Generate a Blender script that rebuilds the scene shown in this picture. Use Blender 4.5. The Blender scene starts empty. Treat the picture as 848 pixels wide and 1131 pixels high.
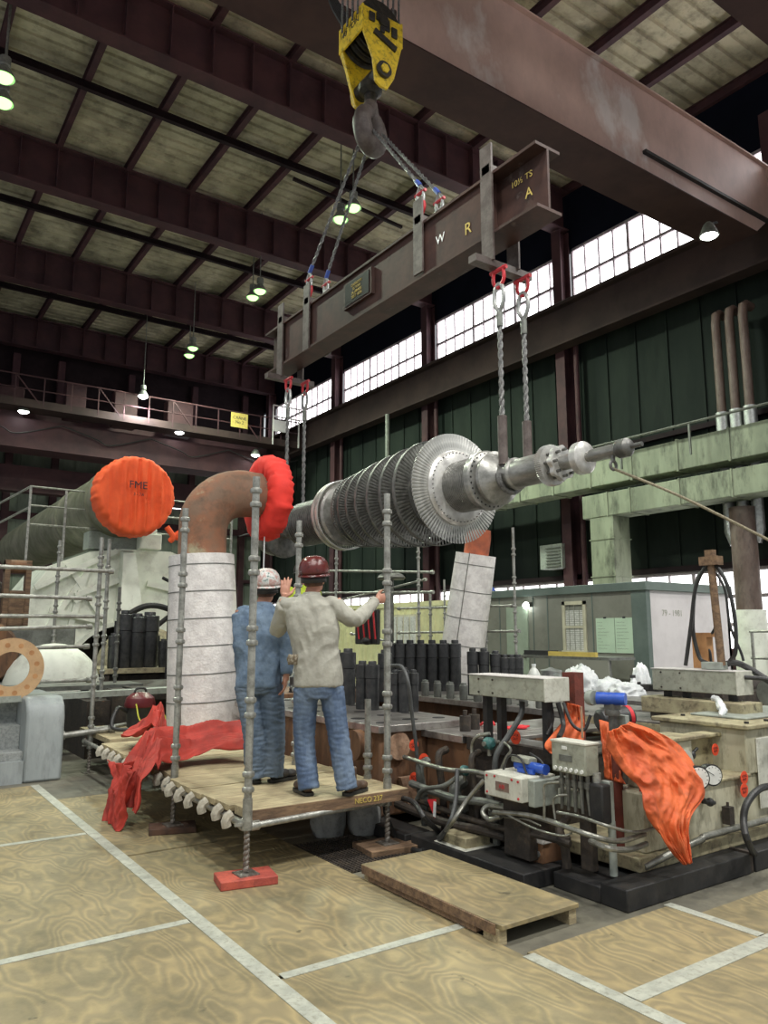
import bpy, bmesh, math, random
from mathutils import Vector, Matrix, noise
from math import sin, cos, pi, radians, atan2, sqrt, tan
V = Vector
SC = bpy.context.scene
COL = SC.collection
random.seed(7)
# ------------------------------------------------------------------ camera
EYE = V((0, 0, 1.65))
PITCH = atan2(134.5, 839.0); YAW = atan2(589.0, 849.7); FPX = 839.0
_f = V((sin(YAW)*cos(PITCH), cos(YAW)*cos(PITCH), sin(PITCH)))
_r = V((cos(YAW), -sin(YAW), 0)); _u = _r.cross(_f)
cd = bpy.data.cameras.new('camera'); cam = bpy.data.objects.new('camera', cd); COL.objects.link(cam)
cam.location = EYE
cam.rotation_euler = Matrix((_r, _u, -_f)).transposed().to_euler()
cd.sensor_fit = 'VERTICAL'; cd.sensor_height = 36.0; cd.lens = 36.0*FPX/1131.0
cd.clip_start = .05; cd.clip_end = 300
SC.camera = cam
def at(px, py, X=None, Y=None, Z=None):
    "survey helper: the point where a sight line meets a real plane of the hall"
    r = _f + _r*((px-424)/FPX) + _u*((565.5-py)/FPX)
    s = X/r.x if X is not None else Y/r.y if Y is not None else (Z-1.65)/r.z
    return EYE + r*s
# ------------------------------------------------------------------ materials
MATS = {}
def M(name, c1, c2=None, s=4.0, rough=.6, metal=0., bump=.15, stretch=(1,1,1), c3=None, dirt=.0, dc=(.03,.025,.02), th=(.4,.62), spec=.5, bs=None):
    if name in MATS: return MATS[name]
    m = bpy.data.materials.new(name); m.use_nodes = True; nt = m.node_tree; N = nt.nodes; L = nt.links
    b = N['Principled BSDF']; b.inputs['Metallic'].default_value = metal; b.inputs['Roughness'].default_value = rough
    b.inputs['Specular IOR Level'].default_value = spec
    tc = N.new('ShaderNodeTexCoord'); mp = N.new('ShaderNodeMapping'); mp.inputs['Scale'].default_value = stretch
    L.new(tc.outputs['Object'], mp.inputs['Vector'])
    if c2 is None: c2 = tuple(x*.8 for x in c1)
    n1 = N.new('ShaderNodeTexNoise'); n1.inputs['Scale'].default_value = s; n1.inputs['Detail'].default_value = 6; n1.inputs['Roughness'].default_value = .62
    L.new(mp.outputs[0], n1.inputs['Vector'])
    r = N.new('ShaderNodeValToRGB'); e = r.color_ramp.elements
    e[0].position, e[1].position = th; e[0].color = (*c1, 1); e[1].color = (*c2, 1)
    if c3: x = e.new(min(.95, th[1]+.08)); x.color = (*c3, 1)
    L.new(n1.outputs['Fac'], r.inputs['Fac']); out = r.outputs['Color']
    if dirt > 0:
        n2 = N.new('ShaderNodeTexNoise'); n2.inputs['Scale'].default_value = s*2.7; n2.inputs['Detail'].default_value = 8; n2.inputs['Roughness'].default_value = .7
        L.new(mp.outputs[0], n2.inputs['Vector'])
        r2 = N.new('ShaderNodeMapRange'); r2.inputs['From Min'].default_value = .5; r2.inputs['From Max'].default_value = .68; r2.inputs['To Max'].default_value = dirt
        L.new(n2.outputs['Fac'], r2.inputs['Value'])
        mx = N.new('ShaderNodeMix'); mx.data_type = 'RGBA'; mx.inputs['B'].default_value = (*dc, 1)
        L.new(r2.outputs[0], mx.inputs['Factor']); L.new(out, mx.inputs['A']); out = mx.outputs['Result']
    L.new(out, b.inputs['Base Color'])
    if bump:
        n3 = N.new('ShaderNodeTexNoise'); n3.inputs['Scale'].default_value = bs or s*6; n3.inputs['Detail'].default_value = 5
        L.new(mp.outputs[0], n3.inputs['Vector'])
        bp = N.new('ShaderNodeBump'); bp.inputs['Strength'].default_value = bump; bp.inputs['Distance'].default_value = .02
        L.new(n3.outputs['Fac'], bp.inputs['Height']); L.new(bp.outputs[0], b.inputs['Normal'])
    MATS[name] = m; return m
def emis(name, c, st):
    m = bpy.data.materials.new(name); m.use_nodes = True; b = m.node_tree.nodes['Principled BSDF']
    b.inputs['Base Color'].default_value = (*c, 1); b.inputs['Emission Color'].default_value = (*c, 1); b.inputs['Emission Strength'].default_value = st
    MATS[name] = m; return m
# ------------------------------------------------------------------ mesh builder
class MB:
    def __init__(s): s.v = []; s.f = []
    def add(s, vs, fs):
        k = len(s.v); s.v += [V(p) for p in vs]; s.f += [tuple(i+k for i in f) for f in fs]; return s
    def box(s, lo, hi, rz=0, piv=None, mat=None):
        x0,y0,z0 = lo; x1,y1,z1 = hi
        vs = [V(p) for p in ((x0,y0,z0),(x1,y0,z0),(x1,y1,z0),(x0,y1,z0),(x0,y0,z1),(x1,y0,z1),(x1,y1,z1),(x0,y1,z1))]
        if rz:
            c = piv or V(((x0+x1)/2,(y0+y1)/2,0)); R = Matrix.Rotation(rz,3,'Z'); vs = [R@(p-c)+c for p in vs]
        if mat: vs = [mat@p for p in vs]
        return s.add(vs, [(0,3,2,1),(4,5,6,7),(0,1,5,4),(1,2,6,5),(2,3,7,6),(3,0,4,7)])
    def bar(s, a, b, w, h, up=(0,0,1)):
        a = V(a); b = V(b); d = (b-a).normalized(); up = V(up)
        if abs(d.dot(up)) > .95: up = V((1,0,0)) if abs(d.x) < .9 else V((0,1,0))
        x = d.cross(up).normalized()*w/2; y = x.cross(d).normalized()*h/2
        vs = [p+q for p in (a,b) for q in (-x-y, x-y, x+y, -x+y)]
        return s.add(vs, [(0,1,2,3),(7,6,5,4),(0,4,5,1),(1,5,6,2),(2,6,7,3),(3,7,4,0)])
    def tube(s, pts, r, n=10, caps=True, close=False):
        pts = [V(p) for p in pts]; m = len(pts); rr = r if isinstance(r,(list,tuple)) else [r]*m
        rings = []; prev = None
        for i,p in enumerate(pts):
            d = (pts[min(i+1,m-1)]-pts[max(i-1,0)])
            if close: d = pts[(i+1)%m]-pts[i-1]
            d.normalize()
            if prev is None:
                a = V((0,0,1)) if abs(d.z) < .9 else V((1,0,0)); x = d.cross(a).normalized()
            else:
                x = prev - d*prev.dot(d)
                x = x.normalized() if x.length > 1e-6 else d.orthogonal().normalized()
            prev = x; y = d.cross(x)
            rings.append([p+(x*cos(2*pi*k/n)+y*sin(2*pi*k/n))*rr[i] for k in range(n)])
        vs = [q for R in rings for q in R]; fs = []
        for i in range(m if close else m-1):
            j = (i+1)%m
            for k in range(n): fs.append((i*n+k, i*n+(k+1)%n, j*n+(k+1)%n, j*n+k))
        if caps and not close: fs += [tuple(range(n))[::-1], tuple((m-1)*n+k for k in range(n))]
        return s.add(vs, fs)
    def cyl(s, a, b, r, r2=None, n=16): return s.tube([a,b], [r, r if r2 is None else r2], n)
    def lathe(s, prof, o=(0,0,0), ax='z', n=32, caps=True):
        o = V(o); vs = []; fs = []
        for r,h in prof:
            for k in range(n):
                c, t = r*cos(2*pi*k/n), r*sin(2*pi*k/n)
                vs.append(o + (V((c,t,h)) if ax == 'z' else V((t,h,c)) if ax == 'y' else V((h,c,t))))
        m = len(prof)
        for i in range(m-1):
            for k in range(n): fs.append((i*n+k, i*n+(k+1)%n, (i+1)*n+(k+1)%n, (i+1)*n+k))
        if caps:
            fs += [tuple(range(n))[::-1], tuple((m-1)*n+k for k in range(n))]
        return s.add(vs, fs)
    def prism(s, poly, a, b, ax='y'):
        "poly in the plane across ax, extruded from a to b"
        g = (lambda p,q,t: (p,t,q)) if ax == 'y' else (lambda p,q,t: (t,p,q)) if ax == 'x' else (lambda p,q,t: (p,q,t))
        n = len(poly); vs = [g(p,q,a) for p,q in poly]+[g(p,q,b) for p,q in poly]
        return s.add(vs, [tuple(range(n))[::-1], tuple(range(n,2*n))]+[(i,(i+1)%n,(i+1)%n+n,i+n) for i in range(n)])
    def sphere(s, c, r, n=12, m=8, sc=(1,1,1)):
        c = V(c); vs = []; fs = []
        for i in range(1,m):
            for k in range(n):
                t = pi*i/m; vs.append(c+V((r*sin(t)*cos(2*pi*k/n)*sc[0], r*sin(t)*sin(2*pi*k/n)*sc[1], r*cos(t)*sc[2])))
        a = len(vs); vs += [c+V((0,0,r*sc[2])), c-V((0,0,r*sc[2]))]
        for i in range(m-2):
            for k in range(n): fs.append((i*n+k, (i+1)*n+k, (i+1)*n+(k+1)%n, i*n+(k+1)%n))
        for k in range(n): fs += [(a,k,(k+1)%n), (a+1,(m-2)*n+(k+1)%n,(m-2)*n+k)]
        return s.add(vs, fs)
    def grid(s, fn, nu, nv):
        vs = [fn(i/nu, j/nv) for i in range(nu+1) for j in range(nv+1)]
        return s.add(vs, [(i*(nv+1)+j, (i+1)*(nv+1)+j, (i+1)*(nv+1)+j+1, i*(nv+1)+j+1) for i in range(nu) for j in range(nv)])
OFF = {}
def _offs(p): return OFF.get(p.name, V((0,0,0))) if p else V((0,0,0))
def obj(name, mb, mat, parent=None, base=None, bevel=0, smooth=.6, kind=None, label=None, solid=0, org=None):
    """links ONE mesh object; vertices given in hall coordinates, stored relative to the thing's base"""
    me = bpy.data.meshes.new(name)
    o = bpy.data.objects.new(name, me); COL.objects.link(o)
    off = _offs(parent)
    loc = V(base) if base is not None else (V((0,0,0)))
    if parent is None:
        org_ = loc; o.location = loc
    else:
        org_ = off + loc; o.parent = parent; o.location = loc
    OFF[o.name] = org_
    me.from_pydata([tuple(p-org_) for p in mb.v], [], mb.f)
    bm = bmesh.new(); bm.from_mesh(me); bmesh.ops.recalc_face_normals(bm, faces=bm.faces); 
    bm.to_mesh(me); bm.free()
    if smooth: me.shade_smooth(); me.set_sharp_from_angle(angle=smooth)
    me.materials.append(mat if not isinstance(mat,str) else MATS[mat])
    if bevel:
        b = o.modifiers.new('bevel','BEVEL'); b.width = bevel; b.segments = 2; b.limit_method = 'ANGLE'
    if solid:
        b = o.modifiers.new('thick','SOLIDIFY'); b.thickness = solid; b.offset = 0
    if kind: o['kind'] = kind
    if label: o['label'] = label
    return o
def thing(name, label, cat, loc, group=None):
    o = bpy.data.objects.new(name, None); COL.objects.link(o); o.location = V(loc); OFF[o.name] = V(loc)
    o.empty_display_size = .1; o['label'] = label; o['category'] = cat
    if group: o['group'] = group
    return o
def tag(o, label, cat, group=None):
    o['label'] = label; o['category'] = cat
    if group: o['group'] = group
    return o
def one(name, mb, mat, label, cat, group=None, **k):
    if 'base' not in k:
        xs = [p.x for p in mb.v]; ys = [p.y for p in mb.v]; zs = [p.z for p in mb.v]
        k['base'] = ((min(xs)+max(xs))/2, (min(ys)+max(ys))/2, min(zs))
    return tag(obj(name, mb, mat, **k), label, cat, group)
NTR = [0]
def struct(name, mb, mat, parent=None, **k):
    if name == 'trim': NTR[0] += 1; name = 'trim_%d' % NTR[0]
    o = obj(name, mb, mat, parent, **k)
    if parent is None: o['kind'] = 'structure'
    return o
def dup(root, loc, rz=0, label=None, group=None):
    r = root.copy(); COL.objects.link(r); r.location = V(loc); r.rotation_euler = (0,0,rz)
    if label: r['label'] = label
    if group: r['group'] = group
    for ch in list(root.children):
        c = ch.copy(); COL.objects.link(c); c.parent = r
        for g in list(ch.children):
            d = g.copy(); COL.objects.link(d); d.parent = c
    return r
def text(name, s, size, mat, parent, pos, xdir, ydir, label=None, depth=.002, align='CENTER', top=False):
    cu = bpy.data.curves.new(name, 'FONT'); cu.body = s; cu.size = size; cu.extrude = depth; cu.align_x = align; cu.align_y = 'CENTER'
    t = bpy.data.objects.new(name+'_c', cu)
    me = bpy.data.meshes.new_from_object(t); bpy.data.objects.remove(t)
    x = V(xdir).normalized(); y = V(ydir).normalized(); z = x.cross(y)
    off = _offs(parent)
    for v in me.vertices:
        p = v.co.copy(); v.co = V(pos) + x*p.x + y*p.y + z*p.z - off
    me.materials.clear(); me.materials.append(MATS[mat])
    o = bpy.data.objects.new(name, me); COL.objects.link(o); o.parent = parent; OFF[o.name] = off
    if label: o['label'] = label
    return o
def curve(pts, n=8):
    "Catmull-Rom through pts"
    P = [V(p) for p in pts]; P = [P[0]*2-P[1]]+P+[P[-1]*2-P[-2]]; out = []
    for i in range(1, len(P)-2):
        a,b,c,d = P[i-1:i+3]
        for k in range(n):
            t = k/n; out.append(.5*((2*b)+(c-a)*t+(2*a-5*b+4*c-d)*t*t+(3*b-a-3*c+d)*t**3))
    out.append(P[-2]); return out
def ipoly(w, h, tf=.03, tw=.02):
    "I section, centred in width, bottom at 0"
    a = w/2; t = tw/2
    return [(-a,0),(a,0),(a,tf),(t,tf),(t,h-tf),(a,h-tf),(a,h),(-a,h),(-a,h-tf),(-t,h-tf),(-t,tf),(-a,tf)]
def ibeam(mb, a, b, w, h, tf=.03, tw=.02):
    "a,b at centre of the bottom flange; horizontal beams"
    a = V(a); b = V(b); d = (b-a).normalized(); x = V((-d.y, d.x, 0)).normalized() if abs(d.z) < .9 else V((1,0,0)); z = d.cross(x)*-1 if abs(d.z) > .9 else V((0,0,1))
    P = ipoly(w,h,tf,tw); n = len(P)
    vs = [p+x*q[0]+z*q[1] for p in (a,b) for q in P]
    mb.add(vs, [tuple(range(n))[::-1], tuple(range(n,2*n))]+[(i,(i+1)%n,(i+1)%n+n,i+n) for i in range(n)])
    return mb
def rnd(a, b): return random.uniform(a, b)
# ------------------------------------------------------------------ palette
M('girder_brown', (.072,.033,.037), (.045,.022,.027), 1.2, .6, bump=.05, dirt=.25, spec=0.2)
M('girder_dark', (.022,.014,.016), (.014,.009,.011), 1.5, .65, bump=.05, spec=0.1)
M('roof_deck', (.50,.455,.32), (.28,.255,.18), .7, .65, bump=.05, dirt=.55, dc=(.07,.065,.05), spec=0.2)
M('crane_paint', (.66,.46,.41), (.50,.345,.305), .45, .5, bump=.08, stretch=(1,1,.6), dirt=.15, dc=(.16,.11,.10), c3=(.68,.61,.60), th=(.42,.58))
M('crane_under_shaded', (.07,.038,.036), (.05,.028,.028), 1, .6, spec=0.15)  # crane paint darkened by colour, standing in for shade beneath the girders
M('runway_brown', (.05,.032,.030), (.032,.021,.021), .8, .7, dirt=.3, spec=0.15)
M('siding_green', (.021,.029,.023), (.010,.015,.013), .5, .7, bump=.05, stretch=(1,1,.25), dirt=.4, dc=(.006,.007,.008), spec=0.12)
M('siding_pale', (.22,.25,.20), (.12,.14,.115), .7, .7, bump=.05, stretch=(1,1,.3), dirt=.4)
M('siding_navy', (.006,.007,.014), (.004,.005,.010), .5, .8, spec=0.05)
M('muntin', (.36,.31,.33), (.22,.19,.2), 3, .6)
M('floor_concrete', (.17,.16,.12), (.10,.095,.075), 1.4, .55, bump=.1, dirt=.6, dc=(.035,.033,.03))
M('tape', (.44,.45,.38), (.33,.34,.29), 9, .6, bump=.2, dirt=.55, dc=(.16,.15,.11))
M('duct_green', (.30,.335,.235), (.19,.215,.15), 1.3, .6, bump=.05, stretch=(1,1,.3), dirt=.75, dc=(.035,.038,.026))
M('scaffold_steel', (.42,.42,.385), (.25,.25,.225), 12, .42, .55, bump=.1, dirt=.4, dc=(.08,.075,.06))
M('scaffold_dark', (.20,.20,.18), (.12,.12,.11), 10, .5, .5, bump=.1, dirt=.4)
M('jack_thread', (.30,.28,.25), (.14,.12,.10), 30, .5, .7, bump=.4)
M('plank_wood', (.47,.39,.23), (.31,.25,.15), 3.5, .75, bump=.3, stretch=(1,7,7), dirt=.5, dc=(.10,.085,.06))
M('plank_edge', (.24,.15,.085), (.13,.08,.05), 5, .8, bump=.2, stretch=(1,5,5), dirt=.5)
M('red_wood', (.50,.095,.06), (.33,.06,.045), 9, .7, bump=.2, dirt=.45, dc=(.10,.04,.03))
M('dark_wood', (.10,.05,.03), (.06,.035,.025), 9, .8)
M('cladding', (.86,.83,.80), (.68,.65,.63), 7, .42, .25, bump=.35, dirt=.3, dc=(.42,.36,.32))
M('rust_pipe', (.21,.13,.085), (.30,.13,.07), 2.2, .75, bump=.3, c3=(.36,.32,.20), th=(.42,.6), dirt=.5, dc=(.06,.05,.035))
M('oxide_red', (.20,.045,.03), (.13,.035,.025), 6, .8, bump=.2, dirt=.4)
M('pipe_brown', (.10,.062,.048), (.16,.12,.10), 3, .6, bump=.2, stretch=(1,1,.4), dirt=.5)
M('rust_orange', (.42,.11,.05), (.27,.08,.045), 6, .8, bump=.3)
M('fabric_orange', (.92,.125,.03), (.80,.10,.025), 3, .75, bump=.12, bs=25)
M('fabric_red', (.86,.045,.03), (.72,.035,.025), 3, .75, bump=.12, bs=25)
M('tarp_red', (.46,.042,.026), (.28,.026,.018), 4, .7, bump=.15, bs=25, dirt=.3, dc=(.2,.05,.03))
M('tarp_orange', (.68,.135,.035), (.50,.085,.025), 3, .7, bump=.2, bs=25, dirt=.5, dc=(.22,.07,.035))
M('white_housing', (.84,.87,.76), (.72,.75,.65), 1.3, .55, bump=.05, dirt=.35, dc=(.24,.22,.17))
M('lagging_green', (.13,.135,.085), (.21,.20,.15), 1.6, .75, bump=.2, dirt=.4)
M('rotor_steel', (.36,.355,.335), (.22,.22,.205), 9, .35, .55, bump=.08, stretch=(1,.4,1), dirt=.3, dc=(.09,.085,.07))
M('rotor_dark', (.17,.17,.16), (.10,.10,.095), 12, .42, .5, bump=.1)
M('rotor_bright', (.66,.65,.62), (.48,.47,.45), 7, .32, .45, bump=.05, dirt=.3, dc=(.2,.17,.14))
M('blade_steel', (.60,.60,.57), (.42,.42,.40), 14, .36, .45, bump=.05)
M('blade_dark', (.30,.30,.285), (.19,.19,.18), 14, .4, .5, bump=.05)
M('wire_rope', (.26,.26,.255), (.13,.13,.13), 30, .45, .7, bump=.5)
M('beam_brown', (.075,.038,.03), (.045,.024,.02), 2.5, .6, bump=.08, dirt=.35, dc=(.03,.02,.02), c3=(.13,.10,.09), spec=0.3)
M('lug_grey', (.13,.105,.095), (.07,.05,.045), 6, .55, dirt=.4)
M('yellow_paint', (.88,.62,.03), (.72,.47,.02), 6, .5, bump=.1, dirt=.8, dc=(.09,.06,.02))
M('black_grease', (.022,.02,.02), (.05,.045,.035), 12, .4, .3, bump=.3)
M('shackle_red', (.55,.03,.04), (.4,.02,.03), 8, .4)
M('blue_tag', (.05,.10,.42), None, 8, .5)
M('plate_black', (.015,.014,.014), None, 8, .5, spec=0.1)
M('yellow_mark', (.62,.48,.12), (.5,.38,.1), 8, .6)
M('stair_grey', (.35,.38,.38), (.28,.31,.31), 3, .5, bump=.1, stretch=(1,1,.3), dirt=.4, dc=(.10,.105,.10))
M('stair_tread', (.42,.44,.43), (.27,.29,.28), 30, .5, .1, bump=.8)
M('masonite', (.56,.37,.20), (.47,.30,.16), 3, .7, bump=.05, dirt=.25)
M('cast_rust', (.23,.115,.055), (.12,.065,.038), 3.5, .75, bump=.3, stretch=(1,1,.3), c3=(.40,.25,.15), dirt=.6, dc=(.03,.02,.016))
M('cast_dark', (.055,.045,.038), (.03,.026,.023), 5, .6, bump=.3, dirt=.5, dc=(.12,.09,.06), spec=0.3)
M('cover_rust', (.42,.27,.18), (.29,.17,.105), 9, .7, bump=.2, dirt=.4)
M('machined_top', (.42,.40,.375), (.25,.235,.22), 4, .35, .7, bump=.1, dirt=.55, dc=(.09,.07,.055))
M('stud_black', (.042,.044,.046), (.075,.075,.075), 10, .45, .6, bump=.1)
M('black_paint', (.02,.02,.021), (.035,.034,.033), 4, .5, bump=.1, dirt=.3, dc=(.07,.06,.05), spec=0.3)
M('grey_box', (.36,.37,.30), (.28,.29,.235), 6, .5, bump=.05, dirt=.55, dc=(.11,.10,.07))
M('white_box', (.62,.62,.54), (.50,.50,.43), 6, .5, bump=.05, dirt=.5, dc=(.2,.17,.12))
M('grey_panel', (.33,.36,.32), (.26,.285,.255), 5, .5, bump=.05, dirt=.45, dc=(.10,.10,.08))
M('cream_paint', (.56,.535,.40), (.42,.395,.28), 3.5, .5, bump=.1, stretch=(1,1,.4), dirt=.8, dc=(.10,.08,.045))
M('cream_dirty', (.40,.36,.22), (.25,.21,.13), 5, .6, bump=.15, dirt=.85, dc=(.06,.045,.03))
M('tag_red', (.88,.085,.03), None, 8, .6, bump=0)
M('ink', (.02,.02,.03), None, 8, .6, bump=0)
M('hose_grey', (.075,.08,.08), (.05,.05,.05), 12, .5)
M('hose_black', (.018,.018,.018), (.03,.03,.03), 12, .45)
M('conduit', (.36,.36,.32), (.22,.22,.19), 12, .35, .7, dirt=.3)
M('brass_teal', (.05,.16,.15), (.03,.10,.10), 12, .4)
M('gauge_white', (.75,.76,.72), None, 5, .4, bump=0)
M('blue_paint', (.03,.10,.50), (.02,.07,.36), 8, .35)
M('shed_grey', (.235,.24,.20), (.19,.195,.16), 1, .6, bump=.02, dirt=.2)
M('shed_trim', (.13,.17,.15), (.10,.135,.12), 2, .55)
M('shed_white', (.66,.63,.63), (.57,.54,.54), 1.2, .55, bump=.02, dirt=.2, dc=(.4,.36,.35))
M('shed_door', (.36,.44,.34), (.30,.37,.285), 3, .5)
M('paper_green', (.50,.66,.49), (.45,.6,.44), 3, .6, bump=0)
M('window_cream', (.62,.60,.44), None, 3, .5)
M('blind_pale', (.75,.76,.72), (.55,.56,.52), 25, .5)
M('hook_pale', (.50,.47,.39), (.36,.33,.26), 12, .6, dirt=.5)
M('container_yellow', (.80,.79,.47), (.68,.67,.38), 2, .6, dirt=.3, dc=(.35,.32,.16))
M('bag_white', (.78,.80,.80), (.62,.65,.66), 9, .35, bump=.3)
M('plastic_jug', (.70,.72,.68), None, 5, .3)
M('galv', (.45,.46,.45), (.32,.33,.32), 12, .4, .8)
M('steel_dull', (.20,.21,.19), (.13,.135,.12), 6, .5, .4, dirt=.4)
M('skin', (.50,.25,.17), (.42,.19,.13), 9, .55, bump=.05)
M('hair', (.12,.06,.035), (.06,.03,.02), 30, .8)
M('denim_shirt', (.16,.225,.31), (.10,.15,.225), 9, .85, bump=.25, bs=40)
M('shirt_grey', (.40,.39,.335), (.32,.31,.265), 6, .85, bump=.2, bs=40)
M('jeans_blue', (.06,.095,.17), (.15,.205,.29), 5, .85, bump=.25, stretch=(1,1,.5), bs=40)
M('jeans_grey', (.075,.11,.16), (.13,.17,.22), 5, .85, bump=.25, stretch=(1,1,.5), bs=40)
M('boot_brown', (.11,.065,.04), (.06,.038,.026), 10, .6)
M('boot_dark', (.03,.026,.024), None, 10, .6)
M('helmet_maroon', (.11,.02,.018), (.05,.012,.012), 18, .22, c3=(.65,.6,.55), th=(.5,.66))
M('helmet_sticker', (.45,.28,.25), (.60,.62,.60), 26, .35, c3=(.10,.16,.14), th=(.44,.56))
M('hi_vis', (.62,.80,.06), None, 9, .7)
M('camo', (.13,.10,.065), (.26,.23,.17), 40, .8, th=(.48,.53))
M('strap_red', (.70,.03,.04), None, 9, .6)
M('rope_tan', (.36,.32,.22), (.22,.19,.13), 60, .8, bump=.4)
M('wood_block', (.50,.26,.11), (.36,.17,.07), 6, .7)
M('vac_red', (.13,.012,.018), None, 6, .35)
M('yellow_cord', (.72,.72,.08), None, 6, .5)
emis('daylight', (1.0,.985,1.0), 3.4)
emis('daylight_low', (1.0,1.0,1.0), 2.6)
emis('lamp_green', (.45,1.0,.30), 1.7)
emis('lamp_white', (.95,1.0,.95), 18)
# plywood with swirling grain
def plywood():
    m = bpy.data.materials.new('plywood'); m.use_nodes = True; nt = m.node_tree; N = nt.nodes; L = nt.links; b = N['Principled BSDF']
    tc = N.new('ShaderNodeTexCoord'); oi = N.new('ShaderNodeObjectInfo')
    ad = N.new('ShaderNodeVectorMath'); ad.operation = 'ADD'; L.new(tc.outputs['Object'], ad.inputs[0])
    mu = N.new('ShaderNodeVectorMath'); mu.operation = 'SCALE'; mu.inputs[0].default_value = (37,23,11); L.new(oi.outputs['Random'], mu.inputs['Scale']); L.new(mu.outputs[0], ad.inputs[1])
    mp = N.new('ShaderNodeMapping'); mp.inputs['Scale'].default_value = (1.5,.62,1); L.new(ad.outputs[0], mp.inputs['Vector'])
    n0 = N.new('ShaderNodeTexNoise'); n0.inputs['Scale'].default_value = 1.6; n0.inputs['Detail'].default_value = 2.5; L.new(mp.outputs[0], n0.inputs['Vector'])
    mm = N.new('ShaderNodeMath'); mm.operation = 'MULTIPLY'; mm.inputs[1].default_value = 40; L.new(n0.outputs['Fac'], mm.inputs[0])
    fr = N.new('ShaderNodeMath'); fr.operation = 'PINGPONG'; fr.inputs[1].default_value = 1; L.new(mm.outputs[0], fr.inputs[0])
    r = N.new('ShaderNodeValToRGB'); e = r.color_ramp.elements; e[0].position = .0; e[1].position = .75
    e[0].color = (.36,.285,.145,1); e[1].color = (.25,.205,.115,1); L.new(fr.outputs[0], r.inputs['Fac'])
    n2 = N.new('ShaderNodeTexNoise'); n2.inputs['Scale'].default_value = 2.2; n2.inputs['Detail'].default_value = 9; n2.inputs['Roughness'].default_value = .7; L.new(ad.outputs[0], n2.inputs['Vector'])
    r2 = N.new('ShaderNodeMapRange'); r2.inputs['From Min'].default_value = .42; r2.inputs['From Max'].default_value = .72; r2.inputs['To Max'].default_value = .85; L.new(n2.outputs['Fac'], r2.inputs['Value'])
    mx = N.new('ShaderNodeMix'); mx.data_type = 'RGBA'; mx.inputs['B'].default_value = (.105,.095,.055,1); L.new(r2.outputs[0], mx.inputs['Factor']); L.new(r.outputs[0], mx.inputs['A'])
    n3 = N.new('ShaderNodeTexNoise'); n3.inputs['Scale'].default_value = 9; n3.inputs['Detail'].default_value = 3; L.new(ad.outputs[0], n3.inputs['Vector'])
    r3 = N.new('ShaderNodeMapRange'); r3.inputs['From Min'].default_value = .70; r3.inputs['From Max'].default_value = .76; r3.inputs['To Max'].default_value = .7; L.new(n3.outputs['Fac'], r3.inputs['Value'])
    m3 = N.new('ShaderNodeMix'); m3.data_type = 'RGBA'; m3.inputs['B'].default_value = (.05,.045,.03,1); L.new(r3.outputs[0], m3.inputs['Factor']); L.new(mx.outputs['Result'], m3.inputs['A'])
    L.new(m3.outputs['Result'], b.inputs['Base Color']); b.inputs['Roughness'].default_value = .6
    bp = N.new('ShaderNodeBump'); bp.inputs['Strength'].default_value = .12; bp.inputs['Distance'].default_value = .01; L.new(fr.outputs[0], bp.inputs['Height']); L.new(bp.outputs[0], b.inputs['Normal'])
    MATS['plywood'] = m
plywood()
# ------------------------------------------------------------------ world, lamps
w = bpy.data.worlds.new('sky'); SC.world = w; w.use_nodes = True
w.node_tree.nodes['Background'].inputs[0].default_value = (.93,.97,1.0,1); w.node_tree.nodes['Background'].inputs[1].default_value = .40
SC.view_settings.view_transform = 'Standard'; SC.view_settings.look = 'None'; SC.view_settings.gamma = 1; SC.view_settings.use_curve_mapping = False
SC.view_settings.exposure = .5
# ------------------------------------------------------------------ hall shell
struct('floor', MB().box((-8,-6,-.3),(20.2,44,0)), 'floor_concrete')
ZR = 17.75
# ceiling: ribbed steel deck, ribs along X
mb = MB(); P = []; y = -6
while y < 44.2:
    P += [(y,ZR),(y+.30,ZR),(y+.33,ZR+.07),(y+.42,ZR+.07)]; y += .45
P = P + [(44.4,ZR+.25),(-6,ZR+.25)]
mb = MB().prism(P, -8, 20.2, 'x'); struct('ceiling', mb, 'roof_deck', smooth=0)
COLY = [2.0, 9.6, 17.3, 25.0, 32.7, 40.4]
for Y in COLY:       # roof girders with stiffened webs
    if Y < 12: continue
    mb = MB(); z0 = 15.95; ibeam(mb, (-8,Y,z0), (19.9,Y,z0), .5, 1.55, .05, .03)
    x = -7
    while x < 19.5:
        mb.box((x-.015,Y-.22,z0+.05),(x+.015,Y-.015,z0+1.5)); x += 1.12
    struct('trim', mb, 'girder_brown', smooth=0)
for i in range(13):   # purlins along the hall
    X = 4.2+2.25*(i-5)
    mb = MB(); ibeam(mb, (X,-6,ZR-.32), (X,44,ZR-.32), .18, .32, .02, .02); struct('trim', mb, 'girder_brown', smooth=0)
for k,Y in enumerate(COLY[1:]):   # cross struts halfway in each bay
    ym = Y-3.85
    mb = MB(); ibeam(mb, (-8,ym,ZR-.55), (19.9,ym,ZR-.55), .16, .24, .02, .02); struct('trim', mb, 'girder_dark', smooth=0)
for (a,b) in (((0,14.0,17),(4.2,17.0,17.05)),((8.7,14,17),(10.95,17,16.2)),((10.95,21.2,16.9),(15.5,21.2,16.6))):
    struct('trim', MB().bar(a,b,.1,.1), 'girder_dark')
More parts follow.
